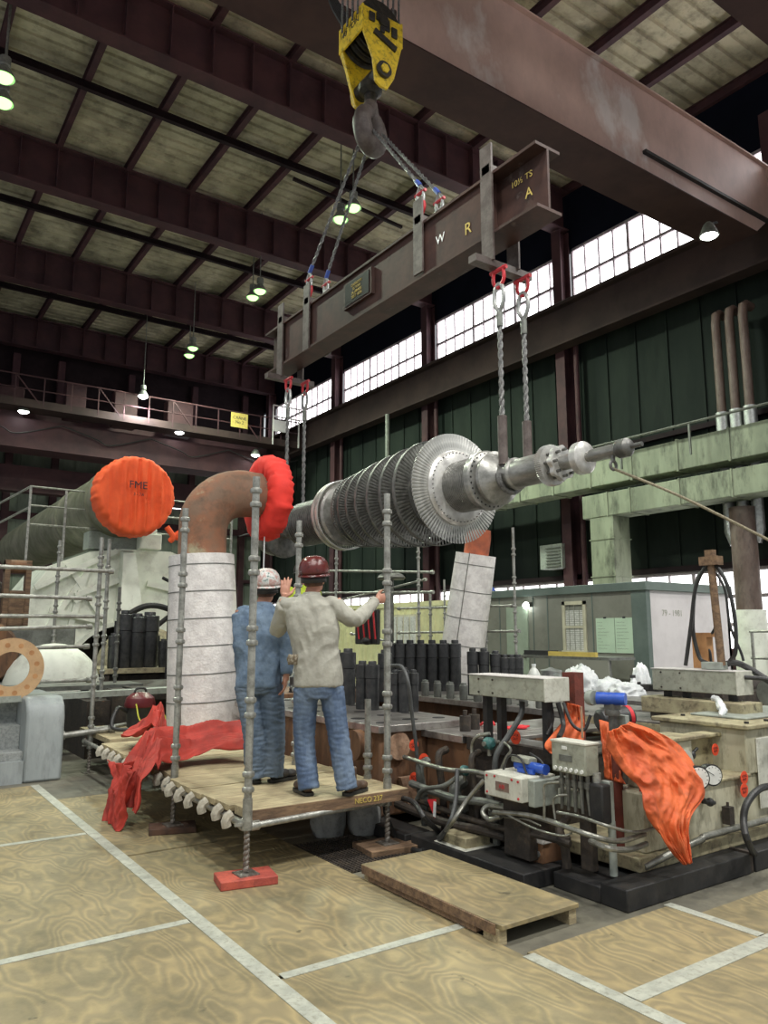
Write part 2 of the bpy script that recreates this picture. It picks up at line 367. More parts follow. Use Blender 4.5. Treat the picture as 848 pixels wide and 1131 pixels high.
# wall right
XW = 20.0
mb = MB()
mb.box((XW,-6,3.58),(XW+.2,44,13.1)); 
struct('wall_right', mb, 'siding_green', smooth=0)
mb = MB()
y = -5
while y < 44:
    mb.box((XW-.05,y,3.6),(XW,y+.07,11.6)); y += 1.15
struct('trim', mb, 'siding_green', smooth=0)
struct('trim', MB().box((XW,-6,15.25),(XW+.2,44,ZR)), 'siding_navy')
struct('trim', MB().box((XW,-6,0),(XW+.2,44,1.05)), 'girder_dark')
struct('trim', MB().box((XW-.12,-6,3.45),(XW-.0,44,3.62)).box((XW-.1,-6,1.0),(XW,44,1.1)), 'girder_dark')
# far wall
YF = 42.0
mb = MB().box((-8,YF,0),(XW,YF+.2,13.0)); struct('wall_far', mb, 'siding_pale', smooth=0)
mb = MB(); x = -8
while x < XW: mb.box((x,YF-.05,0),(x+.06,YF,12.9)); x += .9
struct('trim', mb, 'siding_pale', smooth=0)
struct('trim', MB().box((-8,YF,13.0),(XW,YF+.2,ZR)), 'girder_dark')
for x in (1.5,5.8,8.0,11.7,15.4,18.6):
    mb = MB(); ibeam(mb, (x,YF-.3,0), (x,YF-.3,16), .35, .3); struct('trim', MB().box((x-.17,YF-.35,0),(x+.17,YF-.3,16)).box((x-.17,YF-.08,0),(x+.17,YF-.05,16)).box((x-.02,YF-.3,0),(x+.02,YF-.08,16)), 'girder_brown')
struct('trim', MB().box((-8,YF-.3,7.4),(XW,YF-.06,7.75)).box((-8,YF-.3,9.9),(XW,YF-.06,10.1)).box((-8,YF-.3,4.6),(XW,YF-.06,4.8)), 'girder_brown')
# windows: industrial glazing between the columns
NW = [0]
def window_x(y0, y1, z0, z1, nv, rails, mat, piers=True):
    NW[0] += 1
    f = MB(); t = .05
    f.box((XW-.04,y0,z0),(XW+.12,y1,z0+.1)).box((XW-.04,y0,z1-.1),(XW+.12,y1,z1)).box((XW-.04,y0,z0),(XW+.12,y0+.08,z1)).box((XW-.04,y1-.08,z0),(XW+.12,y1,z1))
    o = struct('window_%d' % NW[0], f, 'muntin', smooth=0)
    g = MB().box((XW+.05,y0+.05,z0+.05),(XW+.07,y1-.05,z1-.05)); obj('pane', g, mat, o)
    m = MB()
    for i in range(1,nv): yy = y0+(y1-y0)*i/nv; w_ = .05 if i % 4 else .10; m.box((XW-.02,yy-w_/2,z0+.05),(XW+.05,yy+w_/2,z1-.05))
    for r_ in rails: m.box((XW-.05,y0,z0+(z1-z0)*r_-.05),(XW+.05,y1,z0+(z1-z0)*r_+.05))
    obj('glazing_bar', m, 'muntin', o, smooth=0)
for i in range(5):
    window_x(COLY[i]+.22, COLY[i+1]-.22, 13.1, 15.25, 12, (.48,), 'daylight')
window_x(-3, 1.8, 13.1, 15.25, 8, (.48,), 'daylight')
for i in range(5):
    window_x(COLY[i]+.22, COLY[i+1]-.22, 1.1, 3.45, 9, (.34,.67), 'daylight_low')
# far window above the pipe elbow
def window_y(x0, x1, z0, z1, nv, nh, mat):
    NW[0] += 1
    f = MB().box((x0,YF-.12,z0),(x1,YF,z0+.08)).box((x0,YF-.12,z1-.08),(x1,YF,z1)).box((x0,YF-.12,z0),(x0+.08,YF,z1)).box((x1-.08,YF-.12,z0),(x1,YF,z1))
    o = struct('window_%d' % NW[0], f, 'muntin', smooth=0)
    obj('pane', MB().box((x0+.05,YF-.06,z0+.05),(x1-.05,YF-.055,z1-.05)), mat, o)
    m = MB()
    for i in range(1,nv): x = x0+(x1-x0)*i/nv; m.box((x-.03,YF-.1,z0),(x+.03,YF-.06,z1))
    for i in range(1,nh): z = z0+(z1-z0)*i/nh; m.box((x0,YF-.1,z-.03),(x1,YF-.06,z+.03))
    obj('glazing_bar', m, 'muntin', o, smooth=0)
window_y(13.8, 17.8, 8.6, 9.7, 7, 2, 'daylight'); window_y(13.4, 18.4, 3.6, 4.5, 7, 1, 'daylight_low')
# wall columns and runway girder of the right wall
for Y in COLY:
    struct('trim', MB().box((XW-.55,Y-.2,0),(XW-.5,Y+.2,15.9)).box((XW-.12,Y-.2,0),(XW-.07,Y+.2,15.9)).box((XW-.5,Y-.02,0),(XW-.12,Y+.02,15.9)), 'girder_brown', smooth=0)
    struct('trim', MB().cyl((XW-.35,Y-.55,0),(XW-.35,Y-.55,13),.09), 'girder_brown')
struct('trim', MB().box((18.9,-6,11.35),(19.42,44,11.42)).box((19.13,-6,11.42),(19.19,44,12.75)).box((18.9,-6,12.75),(19.42,44,12.85)).box((19.42,-6,12.6),(XW-.6,44,12.66)), 'runway_brown', smooth=0)
struct('trim', MB().box((19.1,-6,12.85),(19.22,44,12.98)), 'steel_dull')
# cable ladder & ledge lines on the wall
struct('trim', MB().box((XW-.2,-6,7.55),(XW-.06,44,7.7)), 'girder_dark')
# gallery handrail along the ducts
mb = MB().tube([(17.7,-6,7.15),(17.7,40,7.15)],.035,6); y = -4
while y < 40: mb.bar((17.7,y,6.3),(17.7,y,7.15),.05,.05); y += 2.2
struct('trim', mb, 'steel_dull')
# ------------------------------------------------------------------ air ducts on the right wall
t = thing('air_duct', 'upper long pale green sheet metal duct streaked with rust on dark wall', 'duct', (18.4,16,5.95))
obj('duct_run', MB().box((18.0,5,6.02),(18.8,27,6.85)), 'duct_green', t, bevel=.02)
for y in (6,7.5,9,10.5,12,13.5,15,16.5,18,19.5,21,22.5,24,25.5): obj('seam_flange', MB().box((17.975,y-.03,5.99),(18.83,y+.03,6.88)), 'duct_green', t)
t = thing('air_duct', 'lower pale green sheet metal duct turning down behind the office cabin', 'duct', (18.4,12,2.4))
obj('duct_run', MB().box((18.0,5,5.08),(18.8,15.35,5.78)), 'duct_green', t, bevel=.02)
obj('duct_drop', MB().box((18.02,14.25,0),(18.78,15.1,5.08)), 'duct_green', t, bevel=.02)
for y in (6,7.5,9,10.5,12,13.6,14.4): obj('seam_flange', MB().box((17.975,y-.02,5.06),(18.83,y+.02,5.80)), 'duct_green', t)
for z in (2.6,3.3,4.4): obj('seam_flange', MB().box((17.995,14.22,z),(18.81,15.13,z+.03)), 'duct_green', t)
for i,(y,lab) in enumerate(((11.22,'nearest the long window'),(10.82,'in the middle of the three'),(10.43,'nearest the picture edge'))):
    t = thing('vent_pipe', 'vertical rusty pipe with pale clad lower length, '+lab, 'pipe', (18.85,y,4.4))
    X = 19.0; zt = 10.5+.18*0
    obj('pipe_run', MB().tube([(X,y,7.6),(X,y,zt-.35),(X+.05,y,zt-.08),(X+.2,y,zt),(X+.45,y,zt-.02)],.12,12), 'pipe_brown', t)
    obj('pipe_jacket', MB().cyl((X,y,6.3),(X,y,7.6),.17), 'galv', t)
    obj('pipe_tail', MB().tube([(X,y,6.3),(X,y,4.3),(X,y-.12*(i-1)*-1,4.0)],.15,12), 'galv', t)
t = thing('riser_pipe', 'thick brown riser pipe with white painted foot by lower windows', 'pipe', (18.8,10.75,0))
obj('pipe_run', MB().tube([(18.8,10.75,2.25),(18.8,10.75,4.9)],.32,18), 'pipe_brown', t)
obj('pipe_foot', MB().cyl((18.8,10.75,0),(18.8,10.75,2.25),.40,n=20), 'white_housing', t)
t = thing('louvre_vent', 'small grey wall louvre between dark columns above the cabin', 'vent', (19.9,17.6,4.2))
a = at(596,603,X=19.3); b = at(621,627,X=19.3)
obj('housing', MB().box((19.3,b.y,b.z),(19.93,a.y,a.z)), 'grey_panel', t)
mb = MB()
for k in range(7): z = b.z+.07+k*(a.z-b.z-.1)/7; mb.bar((19.27,b.y+.05,z),(19.27,a.y-.3,z),.05,.03)
obj('louvre_blade', mb, 'steel_dull', t)
# ------------------------------------------------------------------ near crane bridge: two box girders
t = thing('bridge_crane', 'huge faded pink brown box girders of the crane bridge overhead', 'crane', (12,7.5,11.0))
def girder(name, y0, y1, z0, z1, x0=-8):
    m = MB()
    m.prism([(x0,z0),(17.6,z0),(18.75,z0+.95),(18.75,z1),(x0,z1)], y0+.03, y1-.03, 'y')
    m.box((x0,y0-.06,z1),(18.8,y1+.06,z1+.04))
    o = obj(name, m, 'crane_paint', t, smooth=0)
    obj('bottom_plate', MB().box((x0,y0-.05,z0-.03),(17.6,y1+.05,z0)), 'crane_under_shaded', o)  # underside shade comes from this plate's darker colour
    return o
Y0 = 9.15
g1 = girder('box_girder', Y0, Y0+1.0, 11.5, 13.55)
obj('stiffener', MB().box((13.2,Y0-.06,11.95),(18.2,Y0+.03,12.02)), 'black_paint', g1)
g2 = girder('box_girder', 4.75, 5.65, 11.5, 13.55)
mb = MB()
for y in (5.2,9.65): mb.box((18.4,y-.9,12.98),(19.3,y+.9,13.6))
mb.box((18.7,4.3,13.0),(19.25,10.2,13.5)); obj('end_truck', mb, 'crane_paint', t, smooth=0)
mb = MB()
for k in range(6): mb.tube(curve([(5.0,8.9,12.0),(5.2,8.85,11.3-.05*k),(5.75+.05*k,8.8,10.9-.09*k),(6.3,8.8,11.5-.03*k),(6.4,9.0,11.8)]), .025, 6)
obj('festoon_cable', mb, 'hose_black', t)
# working lamp beside the end truck
def floodlight(name, lab, p, mat='lamp_white', r=.22):
    t = thing(name, lab, 'lamp', p)
    p = V(p)
    obj('bracket', MB().bar(p+V((0,0,.28)), p+V((.35,0,.45)), .06,.06), 'black_paint', t)
    obj('reflector', MB().lathe([(.05,.34),(r*.55,.28),(r*1.05,.05),(r*1.1,0),(r*.98,0),(r*.5,.22)], p, 'z', 20, caps=False), 'steel_dull', t)
    obj('lens', MB().sphere(p+V((0,0,.03)), r*.9, 16, 8, (1,1,.5)), mat, t)
    return t
q = at(783,261,Y=9.0)
floodlight('crane_floodlight', 'bright floodlight under the near crane end beside the high windows', q, 'lamp_white', .2)
# ------------------------------------------------------------------ far crane bridge with walkway
YC = 36.0
t = thing('bridge_crane', 'distant dark brown crane bridge with railed walkway at the far end', 'crane', (10,YC,9.8))
obj('box_girder', MB().box((-6,YC-.3,9.75),(18.6,YC+.9,11.05)).box((-6,YC-.4,9.7),(18.6,YC+1,9.76)), 'girder_brown', t, smooth=0)
obj('box_girder', MB().box((-6,YC+2.6,11.0),(18.6,YC+3.4,12.5)), 'girder_brown', t, smooth=0)
obj('walkway', MB().box((-6,YC-1.3,11.3),(18.6,YC-.3,11.42)).box((-6,YC-1.32,11.3),(18.6,YC-1.28,11.65)), 'runway_brown', t, smooth=0)
mb = MB().tube([(-6,YC-1.3,12.7),(18.6,YC-1.3,12.7)],.035,6).tube([(-6,YC-1.3,12.1),(18.6,YC-1.3,12.1)],.03,6)
x = -5.5; k = 0
while x < 18.6:
    mb.bar((x,YC-1.3,11.4),(x,YC-1.3,12.7),.05,.05)
    if k % 3 == 0: mb.bar((x,YC-1.3,12.7),(x+1.0,YC-1.3,11.5),.05,.05)
    x += 1.15; k += 1
obj('railing', mb, 'girder_brown', t)
obj('end_cage', MB().tube([(17.0,YC-1.4,13.4),(18.6,YC-1.4,13.4)],.04,6).tube([(17.0,YC-1.4,12.8),(18.6,YC-1.4,12.8)],.04,6).bar((17,YC-1.4,11.3),(17,YC-1.4,13.4),.06,.06).bar((17.8,YC-1.4,11.3),(17.8,YC-1.4,13.4),.06,.06).bar((18.5,YC-1.4,11.3),(18.5,YC-1.4,13.4),.06,.06), 'shed_white', t)
s_ = obj('sign_board', MB().box((14.7,YC-1.36,11.9),(15.6,YC-1.33,12.65)), 'yellow_mark', t, label='small yellow warning board on the railing')
text('lettering', 'CRANE\nNo 2', .22, 'ink', s_, (15.15,YC-1.37,12.28), (1,0,0), (0,0,1))
obj('lamp_box', MB().box((17.0,YC-1.5,12.0),(17.7,YC-1.42,12.6)), 'shed_white', t)
mb = MB()
for k in range(4): x0 = 3+4*k; mb.tube(curve([(x0,YC-.45,10.9),(x0+1.5,YC-.45,10.5),(x0+2.2,YC-.45,10.3),(x0+4,YC-.45,10.9)]), .03, 5)
obj('cable', mb, 'black_paint', t)
for k in range(3):
    x0 = (7.2,9.4,12)[k]; obj('motor_house', MB().box((x0,YC+.2,11.5),(x0+.9+.2*k,YC+.9,13.2)), 'girder_brown', t, bevel=.03)
obj('hook_trolley', MB().box((4.4,YC-.2,11.05),(5.4,YC+.8,12.4)), 'girder_brown', t, bevel=.03)
q = at(280,560,X=14); 
for i,((px,py),lab) in enumerate((((26,455),'bright floodlight at the left end of the far crane bridge'),((198,478),'bright floodlight under the middle of the far crane walkway'),((282,503),'bright floodlight under the right end of the far crane'))):
    p = at(px,py,Y=YC-.9); floodlight('crane_floodlight', lab, p, 'lamp_white', .24)
# runway girder of the left/back side behind
struct('trim', MB().box((-8,38.6,8.3),(19.9,38.9,9.5)).box((-8,38.45,8.25),(19.9,39.1,8.32)), 'girder_brown', smooth=0)
# ------------------------------------------------------------------ high bay lamps
def highbay(lab, p, mat, st, cable=3.25, light=True):
    p = V(p); t = thing('highbay_lamp', lab, 'lamp', p)
    obj('cable', MB().tube([p+V((0,0,.5)), p+V((0,0,cable))], .02, 6), 'steel_dull', t)
    obj('ballast', MB().lathe([(.10,.30),(.13,.33),(.13,.52),(.06,.56)], p, 'z', 14), 'steel_dull', t)
    obj('reflector', MB().lathe([(.06,.32),(.12,.27),(.25,.04),(.26,.0),(.245,.0),(.11,.25)], p, 'z', 20, caps=False), 'galv', t)
    obj('lens', MB().sphere(p+V((0,0,.04)), .21, 16, 8, (1,1,.75)), mat, t)
    if light:
        ld = bpy.data.lights.new('spot_light','SPOT'); ld.energy = st*2.2; ld.spot_size = radians(165); ld.spot_blend = .4; ld.color = (.86,1,.78) if mat == 'lamp_green' else (.95,1,.97); ld.shadow_soft_size = .25
        lo = bpy.data.objects.new('spot_light', ld); COL.objects.link(lo); lo.parent = t; lo.location = (0,0,-.32)
W_ = 420
highbay('green glowing hanging lamp, upper right of the pair beside the hook slings', at(390,230,Z=14.5), 'lamp_green', W_)
highbay('green glowing hanging lamp, lower left of the pair beside the hook slings', at(376,243,Z=14.5), 'lamp_green', W_)
highbay('green glowing lamp, right of the pair left of the lifting beam', at(287,322,Z=14.5), 'lamp_green', W_)
highbay('green glowing lamp, left of the pair left of the lifting beam', at(279,329,Z=14.5), 'lamp_green', W_)
highbay('green glowing lamp, upper of the pair above the far crane', at(213,385,Z=14.5), 'lamp_green', W_)
highbay('green glowing lamp, lower of the pair above the far crane', at(209,393,Z=14.5), 'lamp_green', W_)
highbay('white glowing hanging lamp just over the far crane walkway', at(158,438,Y=34.3), 'lamp_white', W_, 4.0)
highbay('green glowing lamp at the left edge, upper of the two', at(4,86,Z=14.5), 'lamp_green', W_)
highbay('green glowing lamp at the left edge, lower of the two', at(3,114,Z=14.5), 'lamp_green', W_)
# ------------------------------------------------------------------ hook block, hanging by ropes from the crane
HX, HY = 5.5, 8.28
t = thing('hook_block', 'yellow crane hook block with blackened twin plates and big hook', 'crane hook', (HX,HY,8.5))
hz = 10.22
def yawed(mb, c, a):
    R = Matrix.Rotation(a,3,'Z'); c = V(c); mb.v = [R@(p-c)+c for p in mb.v]; return mb
side = [(-.33,.24),(-.33,-.16),(-.17,-.52),(-.13,-.86),(-.04,-.92),(.08,-.92),(.20,-.70),(.33,-.16),(.33,.24)]
for sgn in (-1,1):
    pl = obj('side_plate', MB().prism([(HX+p,hz+q) for p,q in side], HY+sgn*.30-.02, HY+sgn*.30+.02, 'y'), 'yellow_paint', t, bevel=.008)
obj('guard_plate', MB().box((HX-.35,HY-.32,hz-.14),(HX-.325,HY+.32,hz+.26)), 'yellow_paint', t)
obj('guard_plate', MB().box((HX+.325,HY-.32,hz-.14),(HX+.35,HY+.32,hz+.26)), 'yellow_paint', t)
obj('edge_strap', MB().bar((HX-.33,HY+.25,hz-.14),(HX-.12,HY+.22,hz-.95),.05,.03), 'yellow_paint', t)
for k in range(4):
    obj('sheave', MB().lathe([(.10,-.035),(.34,-.05),(.36,-.05),(.31,-.02),(.31,.02),(.36,.05),(.34,.05),(.10,.035)], (HX,HY-.21+.14*k,hz+.14), 'y', 32), 'black_grease', t)
obj('axle', MB().cyl((HX,HY-.36,hz+.12),(HX,HY+.36,hz+.12),.09), 'black_grease', t)
obj('trunnion', MB().cyl((HX-.0,HY-.37,hz-.66),(HX-.0,HY+.37,hz-.66),.12), 'black_grease', t)
obj('trunnion_nut', MB().cyl((HX,HY-.39,hz-.66),(HX,HY-.37,hz-.66),.07,n=6), 'yellow_paint', t)
for (x,z,w_,h_) in ((-.20,.10,.05,.07),(-.08,.15,.045,.06),(.06,.08,.05,.09),(.19,.02,.05,.08),(-.02,-.02,.04,.05)):
    obj('keeper_plate', MB().box((HX+x-w_,HY-.35,hz+z-h_),(HX+x+w_,HY-.32,hz+z+h_)), 'black_grease', t, bevel=.01)
obj('keeper_bar', MB().bar((HX-.16,HY-.335,hz-.10),(HX+.22,HY-.335,hz-.24),.03,.09,(0,0,1)), 'black_grease', t)
text('capacity_mark', '40 TON', .13, 'ink', t, (HX-.352,HY,hz+.08), (0,-1,0), (0,0,1))
obj('shank', MB().cyl((HX,HY,hz-.62),(HX,HY,hz-1.12),.09).lathe([(.1,-.85),(.17,-.80),(.17,-.7),(.1,-.66)], (HX,HY,hz), 'z', 18), 'black_grease', t)
hk = []
for i in range(19):
    a = radians(100-280*i/18); hk.append((cos(a),sin(a)))
zc = hz-1.40
c = (HX,HY,0)
hp = [V((HX,HY,hz-1.0))]; rr = [.10]
for i in range(17):
    a = radians(75-270*i/16); hp.append(V((HX+cos(a)*.23-.03*0, HY, zc+sin(a)*.25))); rr.append(.10+.045*sin(pi*i/16))
rr[-1] = .045; rr[-2] = .07
mb = MB().tube(hp, rr, 12); yawed(mb,c,.45)
# double (sister) hook: mirrored second horn
mb2 = MB().tube([V((2*HX-p.x,p.y,p.z)) for p in hp], rr, 12); yawed(mb2,c,.45)
mb.add(mb2.v, mb2.f)
obj('hook', mb, 'lug_grey', t)
zc0 = zc
mb = MB()
for k in range(8):
    x = (-.18,.0,.15,.28)[k%4]; y = -.28 if k < 4 else .28
    p = V((HX+.36*(-1 if k<4 else 1),HY-.21+.14*(k%4),0)); mb.tube([(p.x,p.y,hz+.15),(p.x,p.y,ZR-2.6+.2)],.017,6)
one('hoist_rope', mb, 'wire_rope', 'bundle of steel hoist ropes running up from the yellow hook block', 'rope', base=(HX,HY,hz))
# ------------------------------------------------------------------ lifting beam
BX = 5.5; bz = 5.93; bt = 6.66
t = thing('lifting_beam', 'long brown steel lifting beam hanging under the crane hook', 'lifting beam', (BX,8.0,bz))
mb = MB(); ibeam(mb, (BX,4.95,bz), (BX,11.2,bz), .36, bt-bz, .035, .03)
# box between webs: the middle portion is plated
mb.box((BX-.14,5.7,bz+.03),(BX+.14,10.6,bt-.03))
obj('beam', mb, 'beam_brown', t, smooth=0)
for (y,z0,z1,lab) in ((5.68,5.62,7.0,1),(10.62,5.74,6.98,1),(6.92,6.0,6.98,0),(9.75,5.92,6.98,0)):
    mb = MB()
    for sx in (-.2,.18): mb.box((BX+sx,y-.09,z0),(BX+sx+.025,y+.09,z1))
    if lab: mb.box((BX-.42,y-.06,z0-.06),(BX+.42,y+.06,z0+.02))
    mb.box((BX-.2,y-.06,bt),(BX+.2,y+.06,bt+.1))
    obj('lug_plate', mb, 'lug_grey', t, smooth=0)
pl = obj('nameplate', MB().box((BX-.205,8.0,6.18),(BX-.195,8.6,6.5)), 'plate_black', t)
text('lettering', 'CAPACITY\n35 TON\n14,100 LBS\nTEST 125%', .058, 'yellow_mark', pl, (BX-.21,8.3,6.34), (0,-1,0), (0,0,1))
obj('plate_pad', MB().box((BX-.196,7.95,6.15),(BX-.14,8.65,6.53)), 'beam_brown', t)
text('chalk_mark', 'A', .16, 'yellow_mark', t, (BX-.035,5.2,6.25), (0,-1,0), (0,0,1))
text('chalk_mark', '10½ TS', .10, 'yellow_mark', t, (BX-.035,5.3,6.45), (0,-1,0), (0,0,1))
text('chalk_mark', 'R', .2, 'yellow_mark', t, (BX-.145,6.05,6.2), (0,-1,0), (0,0,1))
text('chalk_mark', 'W', .16, 'bag_white', t, (BX-.145,6.55,6.3), (0,-1,0), (0,0,1))
def shackle(mbr, mbp, p, r=.07):
    p = V(p)
    pts = [p+V((0,-r*.8,.09)), p+V((0,-r,0)), p+V((0,-r*.8,-.07)), p+V((0,0,-.12)), p+V((0,r*.8,-.07)), p+V((0,r,0)), p+V((0,r*.8,.09))]
    mbr.tube(curve(pts,3), .018, 8); mbp.cyl(p+V((0,-r*1.5,.08)), p+V((0,r*1.5,.08)), .022, n=8)
def rope(mb, a, b, r=.016):
    "two strand helix laid rope"
    a = V(a); b = V(b); d = b-a; n = max(8,int(d.length/.035)); z = d.normalized(); x = z.orthogonal().normalized(); y = z.cross(x)
    for s_ in (0,pi):
        mb.tube([a+d*(i/n)+(x*cos(i*1.05+s_)+y*sin(i*1.05+s_))*r*.75 for i in range(n+1)], r, 6)
# hook to beam: four sling legs
top = V((HX,HY,zc-.22))
for i,(yy,xx,dx,lab) in enumerate(((9.75,-.15,-.22,'far'),(9.75,.15,-.16,'far'),(6.92,-.15,.2,'near'),(6.92,.15,.2,'near'))):
    t = thing('wire_sling', ('left' if i%2==0 else 'right')+' wire sling from hook to the '+lab+' lug of the lifting beam', 'sling', (BX,yy,bt))
    b = V((BX+xx,yy,bt+.52)); a = top+V((xx*.5, .2 if yy>8 else -.2, .06))
    mb = MB(); rope(mb, a, b); obj('rope', mb, 'wire_rope', t)
    obj('ferrule', MB().cyl(b,b+(a-b).normalized()*.13,.032,n=10), 'blue_tag', t)
    mr = MB(); mp = MB(); shackle(mr, mp, b+V((0,0,-.18))); mr.tube(curve([b,b+V((0,.06,-.08)),b+V((0,.05,-.18)),b+V((0,0,-.24)),b+V((0,-.05,-.18)),b+V((0,-.06,-.08)),b],3),.02,8)
    obj('thimble', mr, 'galv', t); obj('shackle', mp.tube(curve([b+V((0,-.06,-.24)),b+V((0,-.07,-.32)),b+V((0,0,-.4)),b+V((0,.07,-.32)),b+V((0,.06,-.24))],4),.025,8), 'shackle_red', t)
RZ = 3.28
# beam to rotor: four vertical slings
for i,(x,y,zt,rr_,lab) in enumerate(((5.40,5.62,5.6,.17,'near end, left'),(5.76,5.62,5.6,.17,'near end, right'),(5.36,10.4,5.72,.15,'far end, left'),(5.66,10.4,5.72,.15,'far end, right'))):
    t = thing('wire_sling', lab+' vertical wire sling from lifting beam to rotor', 'sling', (x,y,RZ))
    b = V((x,y,zt-.55)); e = V((x,y-.0,RZ+.05)); mb = MB(); rope(mb, b, e, .018); obj('rope', mb, 'wire_rope', t)
    k = -1 if x < 5.5 else 1
    if i == 0 or i == 2:
        r0 = .155; cx = 5.5
        pts = [V((cx-r0*1.12*cos(a),y,RZ-.0-r0*1.15*sin(a))) for a in [pi*j/14 for j in range(15)]]
        obj('choker', MB().tube(pts,.032,8), 'wire_rope', t)
    obj('ferrule', MB().cyl(b,b-V((0,0,.16)),.035,n=10), 'steel_dull', t)
    obj('sleeve', MB().cyl((x,y,RZ+.1),(x,y,RZ+.62 if i<2 else RZ+.1+.02),.05,n=10), 'lug_grey', t)
    mr = MB().tube(curve([b,b+V((0,.07,.12)),b+V((0,.06,.26)),b+V((0,0,.32)),b+V((0,-.06,.26)),b+V((0,-.07,.12)),b],3),.024,8)
    obj('thimble', mr, 'galv', t)
    obj('shackle', MB().tube(curve([b+V((0,-.07,.5)),b+V((0,-.08,.36)),b+V((0,0,.28)),b+V((0,.08,.36)),b+V((0,.07,.5))],4),.02,8).cyl(b+V((0,-.12,.48)),b+V((0,.12,.48)),.024,n=8), 'shackle_red', t)
# ------------------------------------------------------------------ turbine rotor (axis along Y at X 5.5, Z 3.28)
RX = 5.5
rt = thing('turbine_rotor', 'steam turbine rotor with rows of blades hanging level from the slings', 'turbine rotor', (RX,7.5,RZ))
O = (RX,0,RZ)
obj('shaft', MB().lathe([(.03,4.16),(.055,4.17),(.06,4.19),(.06,4.55),(.048,4.56),(.048,4.7),(.075,4.74),(.075,4.98),(.12,5.0),(.12,5.12),(.135,5.16),(.15,5.2),(.15,5.5),(.17,5.52),(.17,5.54),(.145,5.56),(.145,5.68),(.17,5.7),(.2,5.74),(.26,5.78),(.29,5.8)], O, 'y', 40), 'rotor_steel', rt)
mb = MB().lathe([(.035,4.11),(.07,4.13),(.085,4.15),(.085,4.24),(.07,4.26)], O,'y',20)
obj('end_nut', mb, 'rotor_dark', rt)
obj('end_stud', MB().cyl((RX,4.0,RZ),(RX,4.13,RZ),.022), 'rotor_dark', rt)
obj('lifting_eye', MB().tube([V((RX-.02+.04*cos(a),4.3,RZ-.14+.04*sin(a))) for a in [2*pi*i/12 for i in range(12)]],.014,8,close=True).cyl((RX-.02,4.3,RZ-.10),(RX-.02,4.3,RZ-.05),.02,n=8), 'rotor_dark', rt)
# thrust disc, toothed wheel, coupling
obj('thrust_disc', MB().lathe([(.06,4.60),(.13,4.61),(.155,4.63),(.155,4.70),(.13,4.72),(.06,4.74)], O,'y',48), 'rotor_bright', rt)
N_=60; P=[]
mb = MB(); prof=[]
for k in range(N_*2):
    a = 2*pi*k/(N_*2); r = .205 if (k//1)%2 else .188; P.append((RX+r*cos(a),RZ+r*sin(a)))
mb.prism(P, 5.02, 5.09, 'y'); obj('toothed_wheel', mb, 'rotor_bright', rt, smooth=0)
P=[]
for k in range(72):
    a = 2*pi*k/72; r = .165+.012*cos(8*a); P.append((RX+r*cos(a),RZ+r*sin(a)))
mb = MB().prism(P, 4.90, 4.95, 'y'); obj('coupling_flange', mb, 'rotor_bright', rt, smooth=.5)
mb = MB()
for k in range(8): a = 2*pi*k/8; mb.cyl((RX+.13*cos(a),4.86,RZ+.13*sin(a)),(RX+.13*cos(a),5.03,RZ+.13*sin(a)),.016,n=8)
obj('bolt_ring', mb, 'rotor_dark', rt)
# balance hub with bolt holes and ribbed gland barrel
obj('balance_hub', MB().lathe([(.2,5.76),(.255,5.78),(.27,5.81),(.27,5.86),(.245,5.87),(.245,5.9),(.31,5.92),(.325,5.94),(.325,6.0),(.3,6.02)], O,'y',56), 'rotor_steel', rt)
mb = MB()
for k in range(30): a = 2*pi*k/30; mb.cyl((RX+.29*cos(a),5.912,RZ+.29*sin(a)),(RX+.29*cos(a),5.95,RZ+.29*sin(a)),.012,n=8)
obj('balance_hole', mb, 'black_paint', rt)
prof = [(.27,6.0)]; y = 6.02
while y < 6.42: prof += [(.292,y),(.292,y+.012),(.276,y+.014),(.276,y+.024)]; y += .026
obj('gland_barrel', MB().lathe(prof+[(.3,6.43),(.34,6.46)], O,'y',56), 'rotor_steel', rt, smooth=.3)
# last wheel: disc plus individual blades
obj('wheel_disc', MB().lathe([(.30,6.40),(.40,6.43),(.415,6.45),(.43,6.46),(.43,6.56),(.3,6.6)], O,'y',72), 'rotor_bright', rt, label='bright machined disc of the last wheel')
mb = MB()
for k in range(48): a = 2*pi*k/48; mb.cyl((RX+.395*cos(a),6.415,RZ+.395*sin(a)),(RX+.395*cos(a),6.44,RZ+.395*sin(a)),.006,n=6)
obj('rivet_ring', mb, 'rotor_dark', rt)
def blade_mb(r0, r1, y, chord, twist0, twist1, thick=.008, a=0.):
    m = MB(); n = 4; rows = []
    for i in range(n+1):
        f = i/n; r = r0+(r1-r0)*f; tw = twist0+(twist1-twist0)*f; ch = chord*(1-.15*f)
        row = []
        for (u,w_) in ((-.5,0),(-.2,.9),(.2,.9),(.5,0),(.1,-.25),(-.3,-.25)):
            du = u*ch; dw = w_*thick*(1-.4*f)
            yy = du*cos(tw)-dw*sin(tw); tt = du*sin(tw)+dw*cos(tw); row.append((r,tt,yy))
        rows.append(row)
    vs = []
    for row in rows:
        for r,tt,yy in row:
            vs.append(V((RX + r*cos(a)-tt*sin(a), y+yy, RZ + r*sin(a)+tt*cos(a))))
    k = 6; fs = [tuple(range(k))[::-1], tuple(n*k+i for i in range(k))]
    for i in range(n):
        for j in range(k): fs.append((i*k+j, i*k+(j+1)%k, (i+1)*k+(j+1)%k, (i+1)*k+j))
    m.add(vs, fs); return m
NB = 92
bl = obj('blade', blade_mb(.425,.630,6.50,.054,.95,1.2,.012), 'blade_steel', rt)
